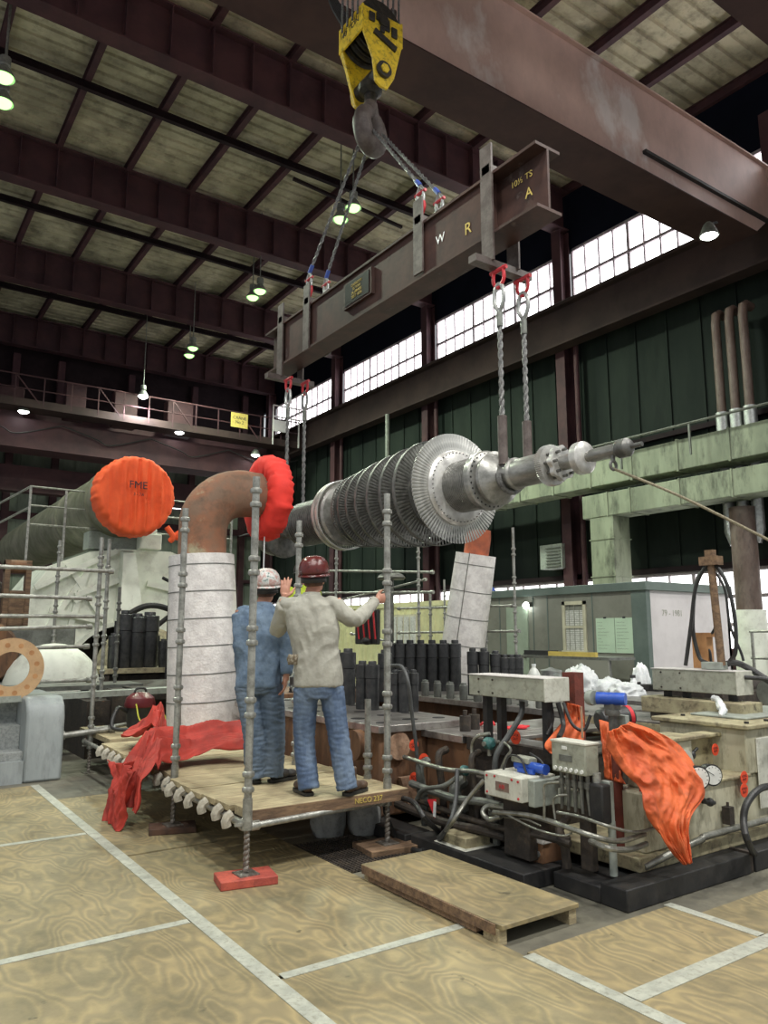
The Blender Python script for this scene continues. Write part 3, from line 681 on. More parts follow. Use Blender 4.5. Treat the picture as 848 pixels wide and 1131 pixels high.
for k in range(1, NB):
    c_ = bl.copy(); COL.objects.link(c_); c_.parent = rt; a = 2*pi*k/NB
    c_.rotation_euler = (0,-a,0)
    o_ = V((RX,0,RZ))-OFF[rt.name]; c_.location = o_ - Matrix.Rotation(-a,3,'Y')@o_
stages = [(6.86,.33,.615,80,.07),(7.16,.33,.60,84,.065),(7.46,.32,.58,84,.06),(7.76,.31,.555,84,.055),(8.02,.31,.525,84,.05),(8.26,.30,.50,84,.045),(8.44,.36,.485,80,.03)]
mb = MB(); mr = MB(); prof = [(.30,6.58)]
for (y,r0,r1,n,ch) in stages:
    for k in range(n):
        b = blade_mb(r0+.09,r1,y,ch*.8,.75,1.05,.010,2*pi*k/n); mb.add(b.v,b.f)
    mr.lathe([(.28,y-ch*.5),(r0+.10,y-ch*.45),(r0+.10,y+ch*.45),(.28,y+ch*.5),(.28,y-ch*.5)], O,'y',64,caps=False)
    mr.lathe([(r1-.005,y-ch*.32),(r1+.006,y-ch*.32),(r1+.006,y+ch*.32),(r1-.005,y+ch*.32),(r1-.005,y-ch*.32)], O,'y',72,caps=False)
obj('blade', mb, 'blade_dark', rt, kind='stuff', label='dark blades of the smaller stages')
obj('stage_disc', mr, 'rotor_dark', rt, smooth=.5)
obj('drum', MB().lathe([(.30,6.5),(.28,6.9),(.27,8.5),(.22,8.52),(.22,8.82),(.30,8.86),(.33,9.0)], O,'y',48), 'rotor_steel', rt)
# lone control wheel with shroud
obj('control_wheel', MB().lathe([(.24,8.70),(.26,8.78),(.40,8.80),(.43,8.83),(.43,8.97),(.40,9.0),(.25,9.02)], O,'y',64), 'rotor_steel', rt)
mb = MB()
for k in range(110):
    b = blade_mb(.425,.475,8.86,.05,.4,.4,.006,2*pi*k/110); mb.add(b.v,b.f)
    b = blade_mb(.425,.475,8.94,.05,.4,.4,.006,2*pi*k/110); mb.add(b.v,b.f)
obj('bucket', mb, 'blade_steel', rt, kind='stuff', label='short bright buckets round the control wheel')
obj('shroud_band', MB().lathe([(.47,8.83),(.487,8.83),(.487,8.88),(.47,8.88),(.47,8.83)], O,'y',72,caps=False).lathe([(.47,8.92),(.487,8.92),(.487,8.98),(.47,8.98),(.47,8.92)], O,'y',72,caps=False), 'rotor_bright', rt)
prof = [(.30,9.0)]; y = 9.02
while y < 10.02: prof += [(.33,y),(.33,y+.03),(.312,y+.032),(.312,y+.048)]; y += .05
obj('gland_barrel', MB().lathe(prof+[(.33,10.05),(.26,10.09),(.17,10.12)], O,'y',56), 'rotor_dark', rt, smooth=.3)
obj('neck', MB().lathe([(.16,10.05),(.15,10.15),(.15,10.7),(.165,10.72),(.165,10.78),(.15,10.8),(.15,10.98)], O,'y',32), 'rotor_steel', rt)
obj('coupling_disc', MB().lathe([(.15,10.93),(.37,10.95),(.385,10.97),(.385,11.06),(.37,11.08),(.10,11.08)], O,'y',56), 'rotor_steel', rt)
mb = MB()
for k in range(14): a = 2*pi*k/14; mb.cyl((RX+.30*cos(a),10.94,RZ+.30*sin(a)),(RX+.30*cos(a),10.96,RZ+.30*sin(a)),.032,n=12)
obj('bolt_hole', mb, 'black_paint', rt)
obj('coupling_guard', MB().lathe([(.25,10.66),(.33,10.68),(.33,10.74),(.25,10.76)], (RX,0,RZ-.12), 'y', 40), 'rotor_dark', rt)
# tag line to the rotor nose
one('tag_line', MB().tube(curve([(RX-.02,4.3,RZ-.17),(5.95,3.95,2.85),(6.55,3.5,2.45),(7.2,3.0,1.98),(8,2.4,1.4)],6),.013,8), 'rope_tan', 'tan rope guiding the rotor nose, slanting down to the right edge', 'rope')
# ------------------------------------------------------------------ clad steam pipes and elbow
def clad_pipe(name, lab, bx, by, z0, tx, ty, z1, r0, r1, nb=7):
    t = thing(name, lab, 'pipe', (bx,by,z0)); a = V((bx,by,z0)); b = V((tx,ty,z1)); d = b-a
    segs = []
    o = obj('cladding', MB().tube([a+d*(i/24) for i in range(25)], [r0+(r1-r0)*i/24 for i in range(25)], 40), 'cladding', t)
    mb = MB()
    for i in range(1,nb+1):
        f = (i-.4)/nb; p = a+d*f; r = r0+(r1-r0)*f
        mb.tube([p-d.normalized()*.006, p+d.normalized()*.006], r+.006, 40)
    p = a; 
    mb.tube([a+V((-r0*.86,-r0*.52,0)), b+V((-r1*.86,-r1*.52,0))], .008, 6)
    obj('band', mb, 'steel_dull', t)
    return t
t = clad_pipe('steam_pipe', 'thick silver clad vertical pipe with rusty elbow behind the scaffold', 3.68,9.1,0,3.55,9.15,2.62,.47,.40,8)
p0 = V((3.55,9.15,2.62)); 
el = [p0, p0+V((0,0,.35))]+[p0+V((.55-.55*cos(a),0,.35+.5*sin(a))) for a in [pi/2*i/10 for i in range(1,11)]]+[p0+V((.62,-.0,.85)), p0+V((.85,0,.85))]
obj('elbow', MB().tube([p-V((0,0,.1)) if i == 0 else p for i,p in enumerate(el)], [.30,.30]+[.31]*10+[.30,.30], 28), 'rust_pipe', t)
fx = p0+V((.85,0,.85))
obj('flange', MB().lathe([(.2,-.02),(.46,-.02),(.46,.06),(.2,.06)], fx, 'x', 36), 'rust_orange', t)
def ring_cover(o, r0, r1, n=96):
    mb = MB(); prof = [(r0,-.10),(r1*.8,-.12),(r1,-.08),(r1*1.03,.05),(r1*.97,.16),(r0*1.3,.19),(r0*.9,.12)]
    vs = []
    for i,(r,h) in enumerate(prof):
        for k in range(n):
            a = 2*pi*k/n; w_ = .004*sin(a*29+i)+.035*noise.noise(V((cos(a)*7,sin(a)*7,i*.5)))+.02*noise.noise(V((cos(a)*15,sin(a)*15,i*.7)))
            sag = .09 if (sin(a) < -.75 and i in (1,2,3,4)) else 0
            rr_ = r+w_*(1 if i not in (0,6) else .3)
            vs.append(V(o)+V((h+w_*.6, rr_*cos(a), rr_*sin(a)-sag*.5)))
    m = len(prof); fs = [(i*n+k,i*n+(k+1)%n,((i+1)%m)*n+(k+1)%n,((i+1)%m)*n+k) for i in range(m) for k in range(n)]
    return mb.add(vs,fs)
rc = thing('flange_cover', 'bright red cloth cover wrapped round the flange of the pipe elbow', 'cover', fx)
obj('cloth', ring_cover(fx, .27, .53), 'fabric_red', rc, smooth=1.2)
obj('drawstring', MB().tube(curve([fx+V((-.05,-.12,-.5)), fx+V((-.06,-.14,-.9)), fx+V((-.06,-.13,-1.4)), fx+V((-.03,-.2,-1.5)), fx+V((-.01,-.1,-1.35))]), .008, 6), 'bag_white', rc)
t = clad_pipe('steam_pipe', 'silver clad pipe leaning right beyond the rotor with rust red stub', 8.72,10.45,.3,8.85,9.95,3.02,.40,.35,6)
obj('stub', MB().tube([(8.85,9.95,3.0),(8.87,9.9,3.3),(8.87,9.9,3.42)],.22,20), 'rust_orange', t)
# ------------------------------------------------------------------ crossover pipe with orange cover
cz = 4.92
t = thing('crossover_pipe', 'huge green brown lagged horizontal pipe running back over the white housing', 'pipe', (5.3,24,cz-1))
obj('pipe_run', MB().lathe([(.86,18.05),(.88,18.3),(.86,19.2),(.90,19.25),(.90,19.4),(.86,19.45),(.86,22.5),(.9,22.55),(.9,22.7),(.86,22.75),(.86,33)], (5.3,0,cz), 'y', 48), 'lagging_green', t)
obj('saddle', MB().box((4.6,19.3,3.72),(6.0,19.9,4.15)), 'grey_panel', t)
# cover: gathered cloth over the open end
n = 160; prof = [(.04*i,-.10+.03*(i/21)**3) for i in range(22)]+[(.885,-.05),(.925,.0),(.945,.10),(.94,.25),(.955,.40)]; NI = 22
vs=[]
for i,(r,h) in enumerate(prof):
    for k in range(n):
        a = 2*pi*k/n; x_=cos(a)
        xx = r*x_/.9; fold = .026*sin(xx*27+.8*sin(r*sin(a)*3))+.015*sin(xx*46+1)+.06*noise.noise(V((xx*7,r*sin(a)*1.2,0)))
        if i >= NI: fold = .008*sin(a*27)+.006*sin(a*44+1)+.03*noise.noise(V((cos(a)*5,sin(a)*5,i*.3)))
        sag = 0
        rr_ = r + (fold if i>=NI else 0)
        low = .10*max(0,-sin(a)-.6) if i>=NI else 0
        vs.append(V((5.3+rr_*cos(a), 18.0+h+(fold if i<NI else 0), cz+rr_*sin(a)-low)))
m = len(prof); fs=[(i*n+k,i*n+(k+1)%n,(i+1)*n+(k+1)%n,(i+1)*n+k) for i in range(m-1) for k in range(n)]
cv = thing('pipe_end_cover', 'large round orange cloth cover lettered over the open pipe end', 'cover', (5.3,18,cz-.95))
mb = MB().add(vs,fs); co = obj('cloth', mb, 'fabric_orange', cv, smooth=1.3)
text('lettering', 'FME', .25, 'ink', co, (5.28,17.81,cz+.2), (1,0,0), (0,0,1))
text('lettering', '3 - 7A', .10, 'ink', co, (5.30,17.81,cz-.02), (1,0,0), (0,0,1))
obj('knot', MB().tube(curve([(6.05,17.95,cz-.72),(6.2,17.9,cz-.95),(6.15,17.95,cz-1.05),(6.35,17.95,cz-.85),(6.3,17.95,cz-1.02)],4),[.07]*16+[.03],10), 'fabric_orange', cv)
# ------------------------------------------------------------------ white low pressure hood
HYf = 19.2
t = thing('exhaust_hood', 'white painted turbine exhaust hood with arched opening and centre rib', 'turbine casing', (5.6,21,0))
ang = [pi*i/16 for i in range(17)]
hoodtop = [(3.3,2.6),(3.75,3.25),(4.6,3.62),(5.4,3.74),(6.6,3.74),(7.4,3.5),(7.95,2.9),(8.0,2.8)]
Pp = [(3.3,0),(3.3,2.6),(3.75,3.25),(4.6,3.62),(5.4,3.74),(6.6,3.74),(7.4,3.5),(7.95,2.9),(8.0,0),(7.0,0)]
arc = [(5.6+1.35*cos(a),.75+1.15*sin(a)) for a in ang]
def htop(x):
    for (a,za),(b,zb) in zip(hoodtop,hoodtop[1:]):
        if a <= x <= b: return za+(zb-za)*(x-a)/(b-a)
    return 0
def hbot(x): return .75+1.15*sqrt(max(0,1-((x-5.6)/1.35)**2)) if abs(x-5.6) <= 1.35 else 0
xs = sorted(set([p[0] for p in hoodtop]+[5.6-1.35*cos(pi*i/20) for i in range(21)])); mb = MB()
for xa,xb in zip(xs,xs[1:]):
    if xb-xa < 1e-4: continue
    m_ = (xa+xb)/2; inn = abs(m_-5.6) < 1.35
    za = hbot(xa) if inn else 0; zb = hbot(xb) if inn else 0
    mb.prism([(xa,za),(xb,zb),(xb,htop(xb)),(xa,htop(xa))], HYf, 22.5, 'y')
obj('shell', mb, 'white_housing', t, smooth=0)
obj('arch_inner', MB().box((4.2,22.0,0),(7.0,22.4,2.0)), 'cast_dark', t)
obj('centre_rib', MB().add([(5.33,HYf-.3,3.62),(5.62,HYf-.3,3.62),(5.62,HYf,3.7),(5.33,HYf,3.7),(5.25,HYf-.55,1.85),(5.85,HYf-.55,1.85),(5.85,HYf,1.85),(5.25,HYf,1.85)],[(0,1,2,3),(7,6,5,4),(0,4,5,1),(1,5,6,2),(2,6,7,3),(3,7,4,0)]), 'white_housing', t, smooth=0)
mb = MB()
for kb,(a,b) in enumerate((((3.7,1.7),(4.6,3.2)),((4.2,1.6),(4.55,3.2)),((5.05,1.9),(4.1,3.3)),((4.3,2.4),(4.9,2.85)),((6.0,2.9),(7.9,2.5)),((6.9,1.6),(7.5,2.6)),((7.2,1.5),(7.7,2.5)),((4.3,2.55),(5.3,2.95)),((3.75,2.2),(4.9,1.95)),((3.4,2.7),(5.2,3.66)))):
    obj('brace', MB().bar((a[0],HYf-.04-.012*kb,a[1]),(b[0],HYf-.04-.012*kb,b[1]),.13,.09,(0,1,0)), 'white_housing', t, smooth=0)
obj('top_valve', MB().box((5.75,19.0,3.75),(6.3,19.5,4.15)).box((5.85,19.1,4.1),(6.2,19.4,4.3)), 'white_housing', t, bevel=.03)
mb = MB()
for i in range(1,15): a = ang[i]; mb.cyl((5.6+1.5*cos(a),HYf-.04,.75+1.3*sin(a)),(5.6+1.5*cos(a),HYf+.02,.75+1.3*sin(a)),.04,n=8)
obj('arch_flange', MB().prism([(5.6+1.42*cos(a),.75+1.22*sin(a)) for a in ang]+[(5.6+1.32*cos(a),.75+1.12*sin(a)) for a in ang[::-1]], HYf-.1, HYf, 'y'), 'white_housing', t)
# roof railing on the hood
mb = MB()
for z in (4.2,4.65,5.1): mb.tube([(3.2,HYf+.1,z-.0),(8.3,HYf+.1,z)],.025,6)
for x in (3.2,4.0,7.2,7.9,8.3): mb.bar((x,HYf+.1,3.3),(x,HYf+.1,5.1),.05,.05)
mb.tube([(3.2,HYf+.1,5.1),(2.2,HYf+2.5,4.5)],.025,6); mb.tube([(3.2,HYf+.1,4.6),(2.2,HYf+2.5,4.0)],.025,6)
mb.tube([(2.2,HYf+2.5,3.2),(2.2,HYf+2.5,5.0)],.03,6)
one('hood_railing', mb, 'scaffold_steel', 'thin pipe railing around the top of the white exhaust hood', 'railing')
# ------------------------------------------------------------------ plywood sheets and tape on the floor
pz = .014
sheets = [('left of the long tape, nearest the viewer',-.64,1.78,2.06,4.48),('left of the long tape between the two cross tapes',-.64,1.78,4.52,6.84),
 ('beside the grey steps at the far left',-.64,1.78,6.88,9.3),('right of the long tape at the bottom centre',1.82,3.0,1.1,3.53),
 ('under the near end of the scaffold platform',1.82,3.0,3.57,6.0),('bottom right, between the long tapes',3.04,4.24,.0,2.43),('right of the pallet, by the black sole beams',3.04,4.24,2.47,3.08),
 ('at the right edge by the machine corner',4.28,5.5,.0,2.9),('bottom left corner of the floor',-.64,1.78,-.4,2.02),('under the far end of the scaffold platform',1.82,3.0,6.04,8.4),('below the frame at bottom centre',1.82,3.0,-1.3,1.06)]
for k,(lab,x0,x1,y0,y1) in enumerate(sheets):
    one('plywood_sheet', MB().box((x0,y0,0),(x1,y1,pz)), 'plywood', 'worn plywood floor sheet '+lab, 'plywood sheet', base=((x0+x1)/2,(y0+y1)/2,0))
def tape(lab, a, b, w_=.065):
    a = V((*a,pz+.002)); b = V((*b,pz+.002)); one('floor_tape', MB().bar(a,b,w_,.003), 'tape', lab, 'tape')
tape('long grey tape seam running from the steps to the bottom edge', (1.80,.5), (1.80,9.3), .085)
tape('grey cross tape left of the long seam, nearest the viewer', (-.6,4.50), (1.75,4.50))
tape('grey cross tape left of the long seam, nearest the steps', (-.6,6.86), (1.75,6.86))
tape('grey cross tape right of the long seam at bottom centre', (1.86,3.55), (3.0,3.55))
tape('grey tape seam leading to the bottom right corner joint', (3.02,.3), (3.02,3.05), .08)
tape('broad doubled grey tape in the bottom right corner', (3.07,2.45), (5.5,2.45), .10)
tape('grey tape from the machine corner toward the right edge', (4.26,2.51), (4.26,3.10), .07)
# oil stained area
# ------------------------------------------------------------------ grey steps
t = thing('steel_steps', 'grey painted steel steps with diamond plate treads at left edge', 'steps', (1.3,9.9,0))
sx0, sx1 = .2, 1.72
obj('side_panel', MB().prism([(9.55,0),(11.0,0),(11.0,.93),(9.72,.93),(9.6,.84),(9.55,.7)], 1.72, 2.13, 'x'), 'stair_grey', t, bevel=.03)
for k in range(3):
    obj('tread', MB().box((sx0,9.62+.28*k,.26*k),(sx1,11.0,.26*(k+1)+.08)), 'stair_tread', t, bevel=.008)
obj('kick_plate', MB().box((sx0,9.56,.0),(sx1,9.62,.24)), 'stair_grey', t)
obj('landing', MB().box((sx0,10.46,.86),(1.72,11.4,.935)), 'stair_grey', t)
# ------------------------------------------------------------------ scaffold standards
RING = {}
def standard(lab, x, y, top, bot=0., jack=True, r=.027, rings=None, lean=(0,0), name='scaffold_standard', coll=True, pad=0, mat='scaffold_steel'):
    z0 = pad
    t = thing(name, lab, 'scaffold pole', (x,y,z0))
    zt = z0+.42 if jack else bot
    T = lambda z: V((x+lean[0]*(z-z0), y+lean[1]*(z-z0), z))
    obj('tube', MB().cyl(T(zt-.1),T(top),r,n=14).cyl(T(top-.18),T(top+.0),r*.8,n=12), mat, t)
    if jack:
        mb = MB().box((x-.07,y-.07,z0),(x+.07,y+.07,z0+.008)); pts = []
        n = 60
        for i in range(n+1): a = i*1.2; z = z0+.008+(zt-z0-.02)*i/n; pts.append(V((x+.004*cos(a),y+.004*sin(a),z)))
        mb.tube(pts,.019,8); obj('jack_screw', mb, 'jack_thread', t)
        obj('jack_nut', MB().cyl((x,y,zt-.14),(x,y,zt-.08),.036,n=12).bar((x-.09,y,zt-.10),(x+.09,y,zt-.10),.018,.018).cyl((x,y,zt-.08),(x,y,zt+.06),.033,n=12), mat, t)
    if coll:
        z = zt+.12
        while z < top-.1:
            for dz in (0,.1):
                q_ = RING.setdefault((mat,r), []); p = T(z+dz)
                if not q_:
                    q_.append(obj('coupling_ring', MB().lathe([(r,-.022),(r+.012,-.018),(r+.016,0),(r+.012,.014),(r,.02)], p, 'z', 14, caps=False), mat, t, base=p-_offs(t))); 
                else:
                    c_ = q_[0].copy(); COL.objects.link(c_); c_.parent = t; c_.location = p-_offs(t)
            z += .49
    return t
one('sole_plate', MB().box((2.12,4.83,pz),(2.50,5.07,pz+.055),rz=-.2), 'red_wood', 'red painted wooden block under the front left scaffold pole', 'wood block', bevel=.006)
one('sole_plate', MB().box((2.18,6.42,pz),(2.56,6.66,pz+.05),rz=-.3), 'dark_wood', 'dark reddish wooden block under the second scaffold pole', 'wood block', bevel=.006)
one('sole_plate', MB().box((3.34,4.93,0),(3.78,5.26,.05),rz=-.1), 'plank_edge', 'brown wooden block under the scaffold pole by the pallet', 'wood block', bevel=.006)
standard('tallest foreground scaffold pole on the red wooden block', 2.31, 4.95, 2.77, pad=pz+.055)
standard('scaffold pole on dark block beside the draped red tarp', 2.37, 6.54, 2.76, pad=pz+.05)
standard('scaffold pole the grey shirted man holds with his right hand', 3.56, 5.09, 2.80, pad=.05)
standard('short topped scaffold pole behind the raised hand', 3.50, 6.50, 2.74)
standard('second thin scaffold pole low beside the rusty casing covers', 3.68, 5.55, 1.1)
# ledgers of the working platform
zl = .365
def ledger(lab, a, b, r=.022, ends=True, name='scaffold_ledger', mat='scaffold_steel'):
    a = V(a); b = V(b); d = (b-a).normalized()
    t = thing(name, lab, 'scaffold tube', (a+b)/2)
    obj('tube', MB().cyl(a,b,r,n=12), mat, t)
    if ends: obj('wedge_end', MB().cyl(a-d*.015,a+d*.05,r*1.5,n=12), mat, t); obj('wedge_end', MB().cyl(b-d*.05,b+d*.015,r*1.5,n=12), mat, t)
ledger('front ledger tube under the plank edge at the men\'s feet', (2.35,4.96,zl), (3.52,5.08,zl))
ledger('left side ledger under the plank ends from first to second pole', (2.32,5.0,zl), (2.37,6.5,zl), .027)
ledger('left side ledger continuing back under the red tarp', (2.37,6.58,zl), (2.45,9.9,zl))
ledger('middle cross ledger under the planks', (2.40,6.54,zl-.02), (3.46,6.50,zl-.02))
ledger('right side ledger below the planks', (3.56,5.13,zl-.02), (3.50,6.46,zl-.02))
mb = MB()
# planks across
y = 5.02; k = 0; ord_ = ['first','second','third','fourth','fifth','sixth','seventh','eighth','ninth','tenth','eleventh','twelfth','thirteenth','fourteenth','fifteenth','sixteenth']
while y < 8.9:
    w_ = .235; x0 = 2.30+rnd(-.03,.03)+.03*(y-5)
    t = thing('scaffold_plank', ord_[k]+' weathered plank of the platform, counting from the viewer', 'plank', ((x0+3.7)/2,y+w_/2,.39))
    x1 = 3.72+rnd(-.02,.03)
    if k == 0:
        obj('board', MB().box((x0+.06,y,.39),(x1,y+w_,.455)), 'plank_wood', t, bevel=.004)
        obj('fascia', MB().box((x0+.06,y-.012,.372),(x1,y-.001,.45)), 'plank_edge', t)
        text('stencil', 'NECO 237', .055, 'yellow_mark', t, (3.33,y-.014,.412), (1,0,0), (0,0,1))
    else:
        obj('board', MB().box((x0,y,.405),(x1,y+w_,.445+rnd(0,.008))), 'plank_wood', t, bevel=.004)
    obj('end_hook', MB().tube([(x0-.01,y+w_*.5,.39+.03),(x0-.045,y+w_*.5,.40),(x0-.055,y+w_*.5,.375),(x0-.045,y+w_*.5,.34)],.035,8), 'hook_pale', t)
    y += w_+.012; k += 1
# ------------------------------------------------------------------ pallet
t = thing('plywood_pallet', 'low plywood topped pallet lying on the floor before the machine', 'pallet', (3.3,3.9,0))
obj('deck', MB().box((2.99,3.22,.085),(3.60,4.58,.11),rz=.01), 'plywood', t, bevel=.003)
for (x0,x1) in ((2.99,3.05),(3.54,3.60)):
    obj('runner', MB().box((x0,3.24,0),(x1,3.36,.084)), 'plank_wood', t); obj('runner', MB().box((x0,3.42,.02),(x1,4.5,.084)), 'plank_edge', t)
obj('runner', MB().box((3.0,4.46,0),(3.58,4.56,.084)), 'plank_wood', t)
mb = MB(); x = 3.0
obj('edge_board', MB().box((2.978,3.26,.055),(2.989,4.56,.108)), 'plank_edge', t)
# ------------------------------------------------------------------ red tarp over the platform and hanging
def cloth(name, fn, nu, nv, mat, lab, solid=.006, sub=0):
    o = one(name, MB().grid(fn, nu, nv), mat, lab, 'tarp', smooth=1.4, solid=solid)
    return o
def ridg(p, s=1.0): return 1-abs(noise.noise(p*s))*2.2
def tarp1(u, v):
    # u along the cloth from the hanging end to the clad pipe, v across
    pts = [V((2.17,6.85,.18)),V((2.20,6.95,.45)),V((2.36,7.1,.62)),V((2.7,7.12,.60)),V((3.0,7.1,.66)),V((3.36,7.0,.64))]
    f = u*(len(pts)-1); i = min(int(f),len(pts)-2); g = f-i; g = g*g*(3-2*g)*.5+g*.5
    c = pts[i].lerp(pts[i+1], g)
    wd = .62+.15*sin(u*7)
    a = (v-.5)
    p = c+V((0, a*wd, 0))
    hump = .20*(1-(2*a)**2) if u > .3 else .06
    fold = .075*ridg(V((u*1.3+v*.8,v*3.6-u*1.6,.3)))+.045*ridg(V((u*2.2+v,v*8-u*3,2.3)))+.012*ridg(V((u*7,v*18-u*5,4)))
    p += V((-.05+fold*.3, 0, fold+hump-.13)) if u > .33 else V((-fold*.9, fold*.3, 0))
    if u > .33: p.z = max(p.z,.475)
    return p
cloth('red_tarp', tarp1, 130, 90, 'tarp_red', 'rumpled red tarp draped across the planks and over the platform side')
def tarp2(u, v):
    x = 2.62+.25*v+.1*sin(u*5); y = 8.15-.2*u+.55*v
    z = .50+.30*sin(pi*min(1,u*1.1))*(.4+.6*sin(pi*v)) + .10*ridg(V((u*3,v*4,8)))+.035*ridg(V((u*6,v*7,5)))
    return V((x-.25+.55*u, y, max(.475,z)))
cloth('red_tarp', tarp2, 80, 60, 'tarp_red', 'smaller heap of red tarp beside the clad pipe foot')
def tarp3(u, v):
    # hanging curtain at the platform side
    top = V((2.24,7.35-.85*v,.50)); w_ = 1-.35*u
    y = 6.98+(.5-v)*.68*w_; z = .52-.5*u-.02*sin(v*9)
    f = .07*ridg(V((v*3.4,u*1.2,4)))+.035*ridg(V((v*8,u*2,6)))+.01*ridg(V((v*16,u*6,9)))
    return V((2.13-.05*u-f, y, max(.02,z)))
cloth('red_tarp', tarp3, 80, 90, 'tarp_red', 'red tarp end hanging down to the floor left of the pole')
# ------------------------------------------------------------------ left scaffold around the housing
LX = 2.47
standard('left scaffold pole standing right of the grey steps', 2.50, 9.85, 2.85, r=.026)
standard('thinner scaffold pole just behind the left scaffold pole', 2.95, 11.2, 3.0, r=.026)
standard('dark scaffold pole among the studs before the white hood', 3.3, 11.8, 2.35, r=.024, mat='scaffold_dark')
standard('far left scaffold pole with thin tube before the white hood', 2.75, 13.5, 3.2, bot=0, r=.026)
def P9(px,py,Y=9.85): return at(px,py,Y=Y)
for (x0,y0,x1,y1,Y,lab) in ((-20,625,124,631,9.8,'topmost tube of the left scaffold, capped end past the pole'),(-20,657,100,661,9.9,'second tube from top of the left scaffold'),(-20,680,112,681,9.9,'third tube from top of the left scaffold'),(-20,695,100,692,10.0,'fourth tube from top of the left scaffold'),(20,716,97,714,10.4,'tube right behind the tan ring board'),(40,753,100,751,10.3,'low tube behind the tan ring board')):
    ledger(lab, P9(x0,y0,Y), P9(x1,y1,Y), .024)
ledger('stub tube joining the grey steps to the left scaffold pole', (2.14,9.8,.46), (2.75,9.8,.50), .035)
ledger('tube over the vacuum cleaner behind the clad pipe', (2.6,10.2,.46), (4.2,10.2,.60), .024)
# walkway deck behind the steps
t = thing('walkway_deck', 'narrow grey walkway deck running from steps to the clad pipe', 'walkway', (2.8,11,.8))
obj('deck_plate', MB().box((.2,11.4,.87),(3.6,12.1,.93)), 'steel_dull', t)
obj('edge_channel', MB().add([(1.2,9.9,.86),(1.2,9.9,.93),(3.75,10.05,.95),(3.75,10.05,.88),(1.2,10.1,.86),(1.2,10.1,.93),(3.75,10.25,.95),(3.75,10.25,.88)],[(0,1,2,3),(4,7,6,5),(0,4,5,1),(1,5,6,2),(2,6,7,3),(3,7,4,0)]), 'grey_panel', t)
obj('gusset_beam', MB().box((.8,10.3,.80),(2.1,11.4,.86)), 'scaffold_dark', t)
for k,(x,y) in enumerate(((3.3,10.6),(2.9,11.9))): obj('leg', MB().box((x-.05,y-.05,0),(x+.05,y+.05,.87)), 'steel_dull', t)
# tan ring board
mb = MB(); n = 48; vs = []; fs = []
rc_ = at(12,739,Y=9.95); 
for y in (9.93,9.95):
    for r in (.20,.36):
        for k in range(n): a = 2*pi*k/n; vs.append(V((rc_.x+r*cos(a),y,rc_.z+r*sin(a))))
for k in range(n):
    j=(k+1)%n
    fs += [(k,j,n+j,n+k),(2*n+k,3*n+k,3*n+j,2*n+j),(k,2*n+k,2*n+j,j),(n+k,n+j,3*n+j,3*n+k)]
t = thing('ring_board', 'tan hardboard ring with bolt marks leaning at the left edge', 'ring', (rc_.x,9.94,rc_.z-.36))
obj('ring', MB().add(vs,fs), 'masonite', t)
mb = MB()
for k in range(12): a = 2*pi*k/12+.2; mb.cyl((rc_.x+.28*cos(a),9.927,rc_.z+.28*sin(a)),(rc_.x+.28*cos(a),9.931,rc_.z+.28*sin(a)),.03,n=10)
obj('bolt_mark', mb, 'wood_block', t)
# grey/rusty equipment behind the rails
t = thing('bearing_pedestal', 'weathered grey bearing pedestal with white domed end behind the rails', 'machine', (3.0,14.5,0))
obj('block', MB().box((1.5,13.6,.9),(3.12,15.5,1.76)).box((1.2,13.4,0),(2.6,15,.9)), 'cast_grey' if 'cast_grey' in MATS else 'steel_dull', t, bevel=.04)
obj('dome', MB().sphere((2.75,13.4,.75),.75,28,14,(1,.7,1)), 'white_housing', t)
obj('cap_ring', MB().lathe([(.45,-.1),(.5,0),(.5,.4)], (1.75,13.5,1.35),'y',28), 'cast_rust', t)
t = thing('hoist_stand', 'rusty brown bracket stand with a roller on the left housing', 'bracket', (2.2,13.8,1.76))
for (x) in (1.98,2.30): obj('post', MB().box((x,13.7,1.76),(x+.08,13.9,2.85)), 'plank_edge', t)
obj('roller', MB().cyl((1.98,13.8,2.75),(2.38,13.8,2.75),.11), 'cast_rust', t)
obj('foot_block', MB().box((2.06,13.65,1.76),(2.30,13.95,2.35)), 'plank_edge', t, bevel=.03)
obj('back_lump', MB().box((1.6,13.9,1.76),(1.98,14.3,2.5)), 'cast_dark', t, bevel=.04)
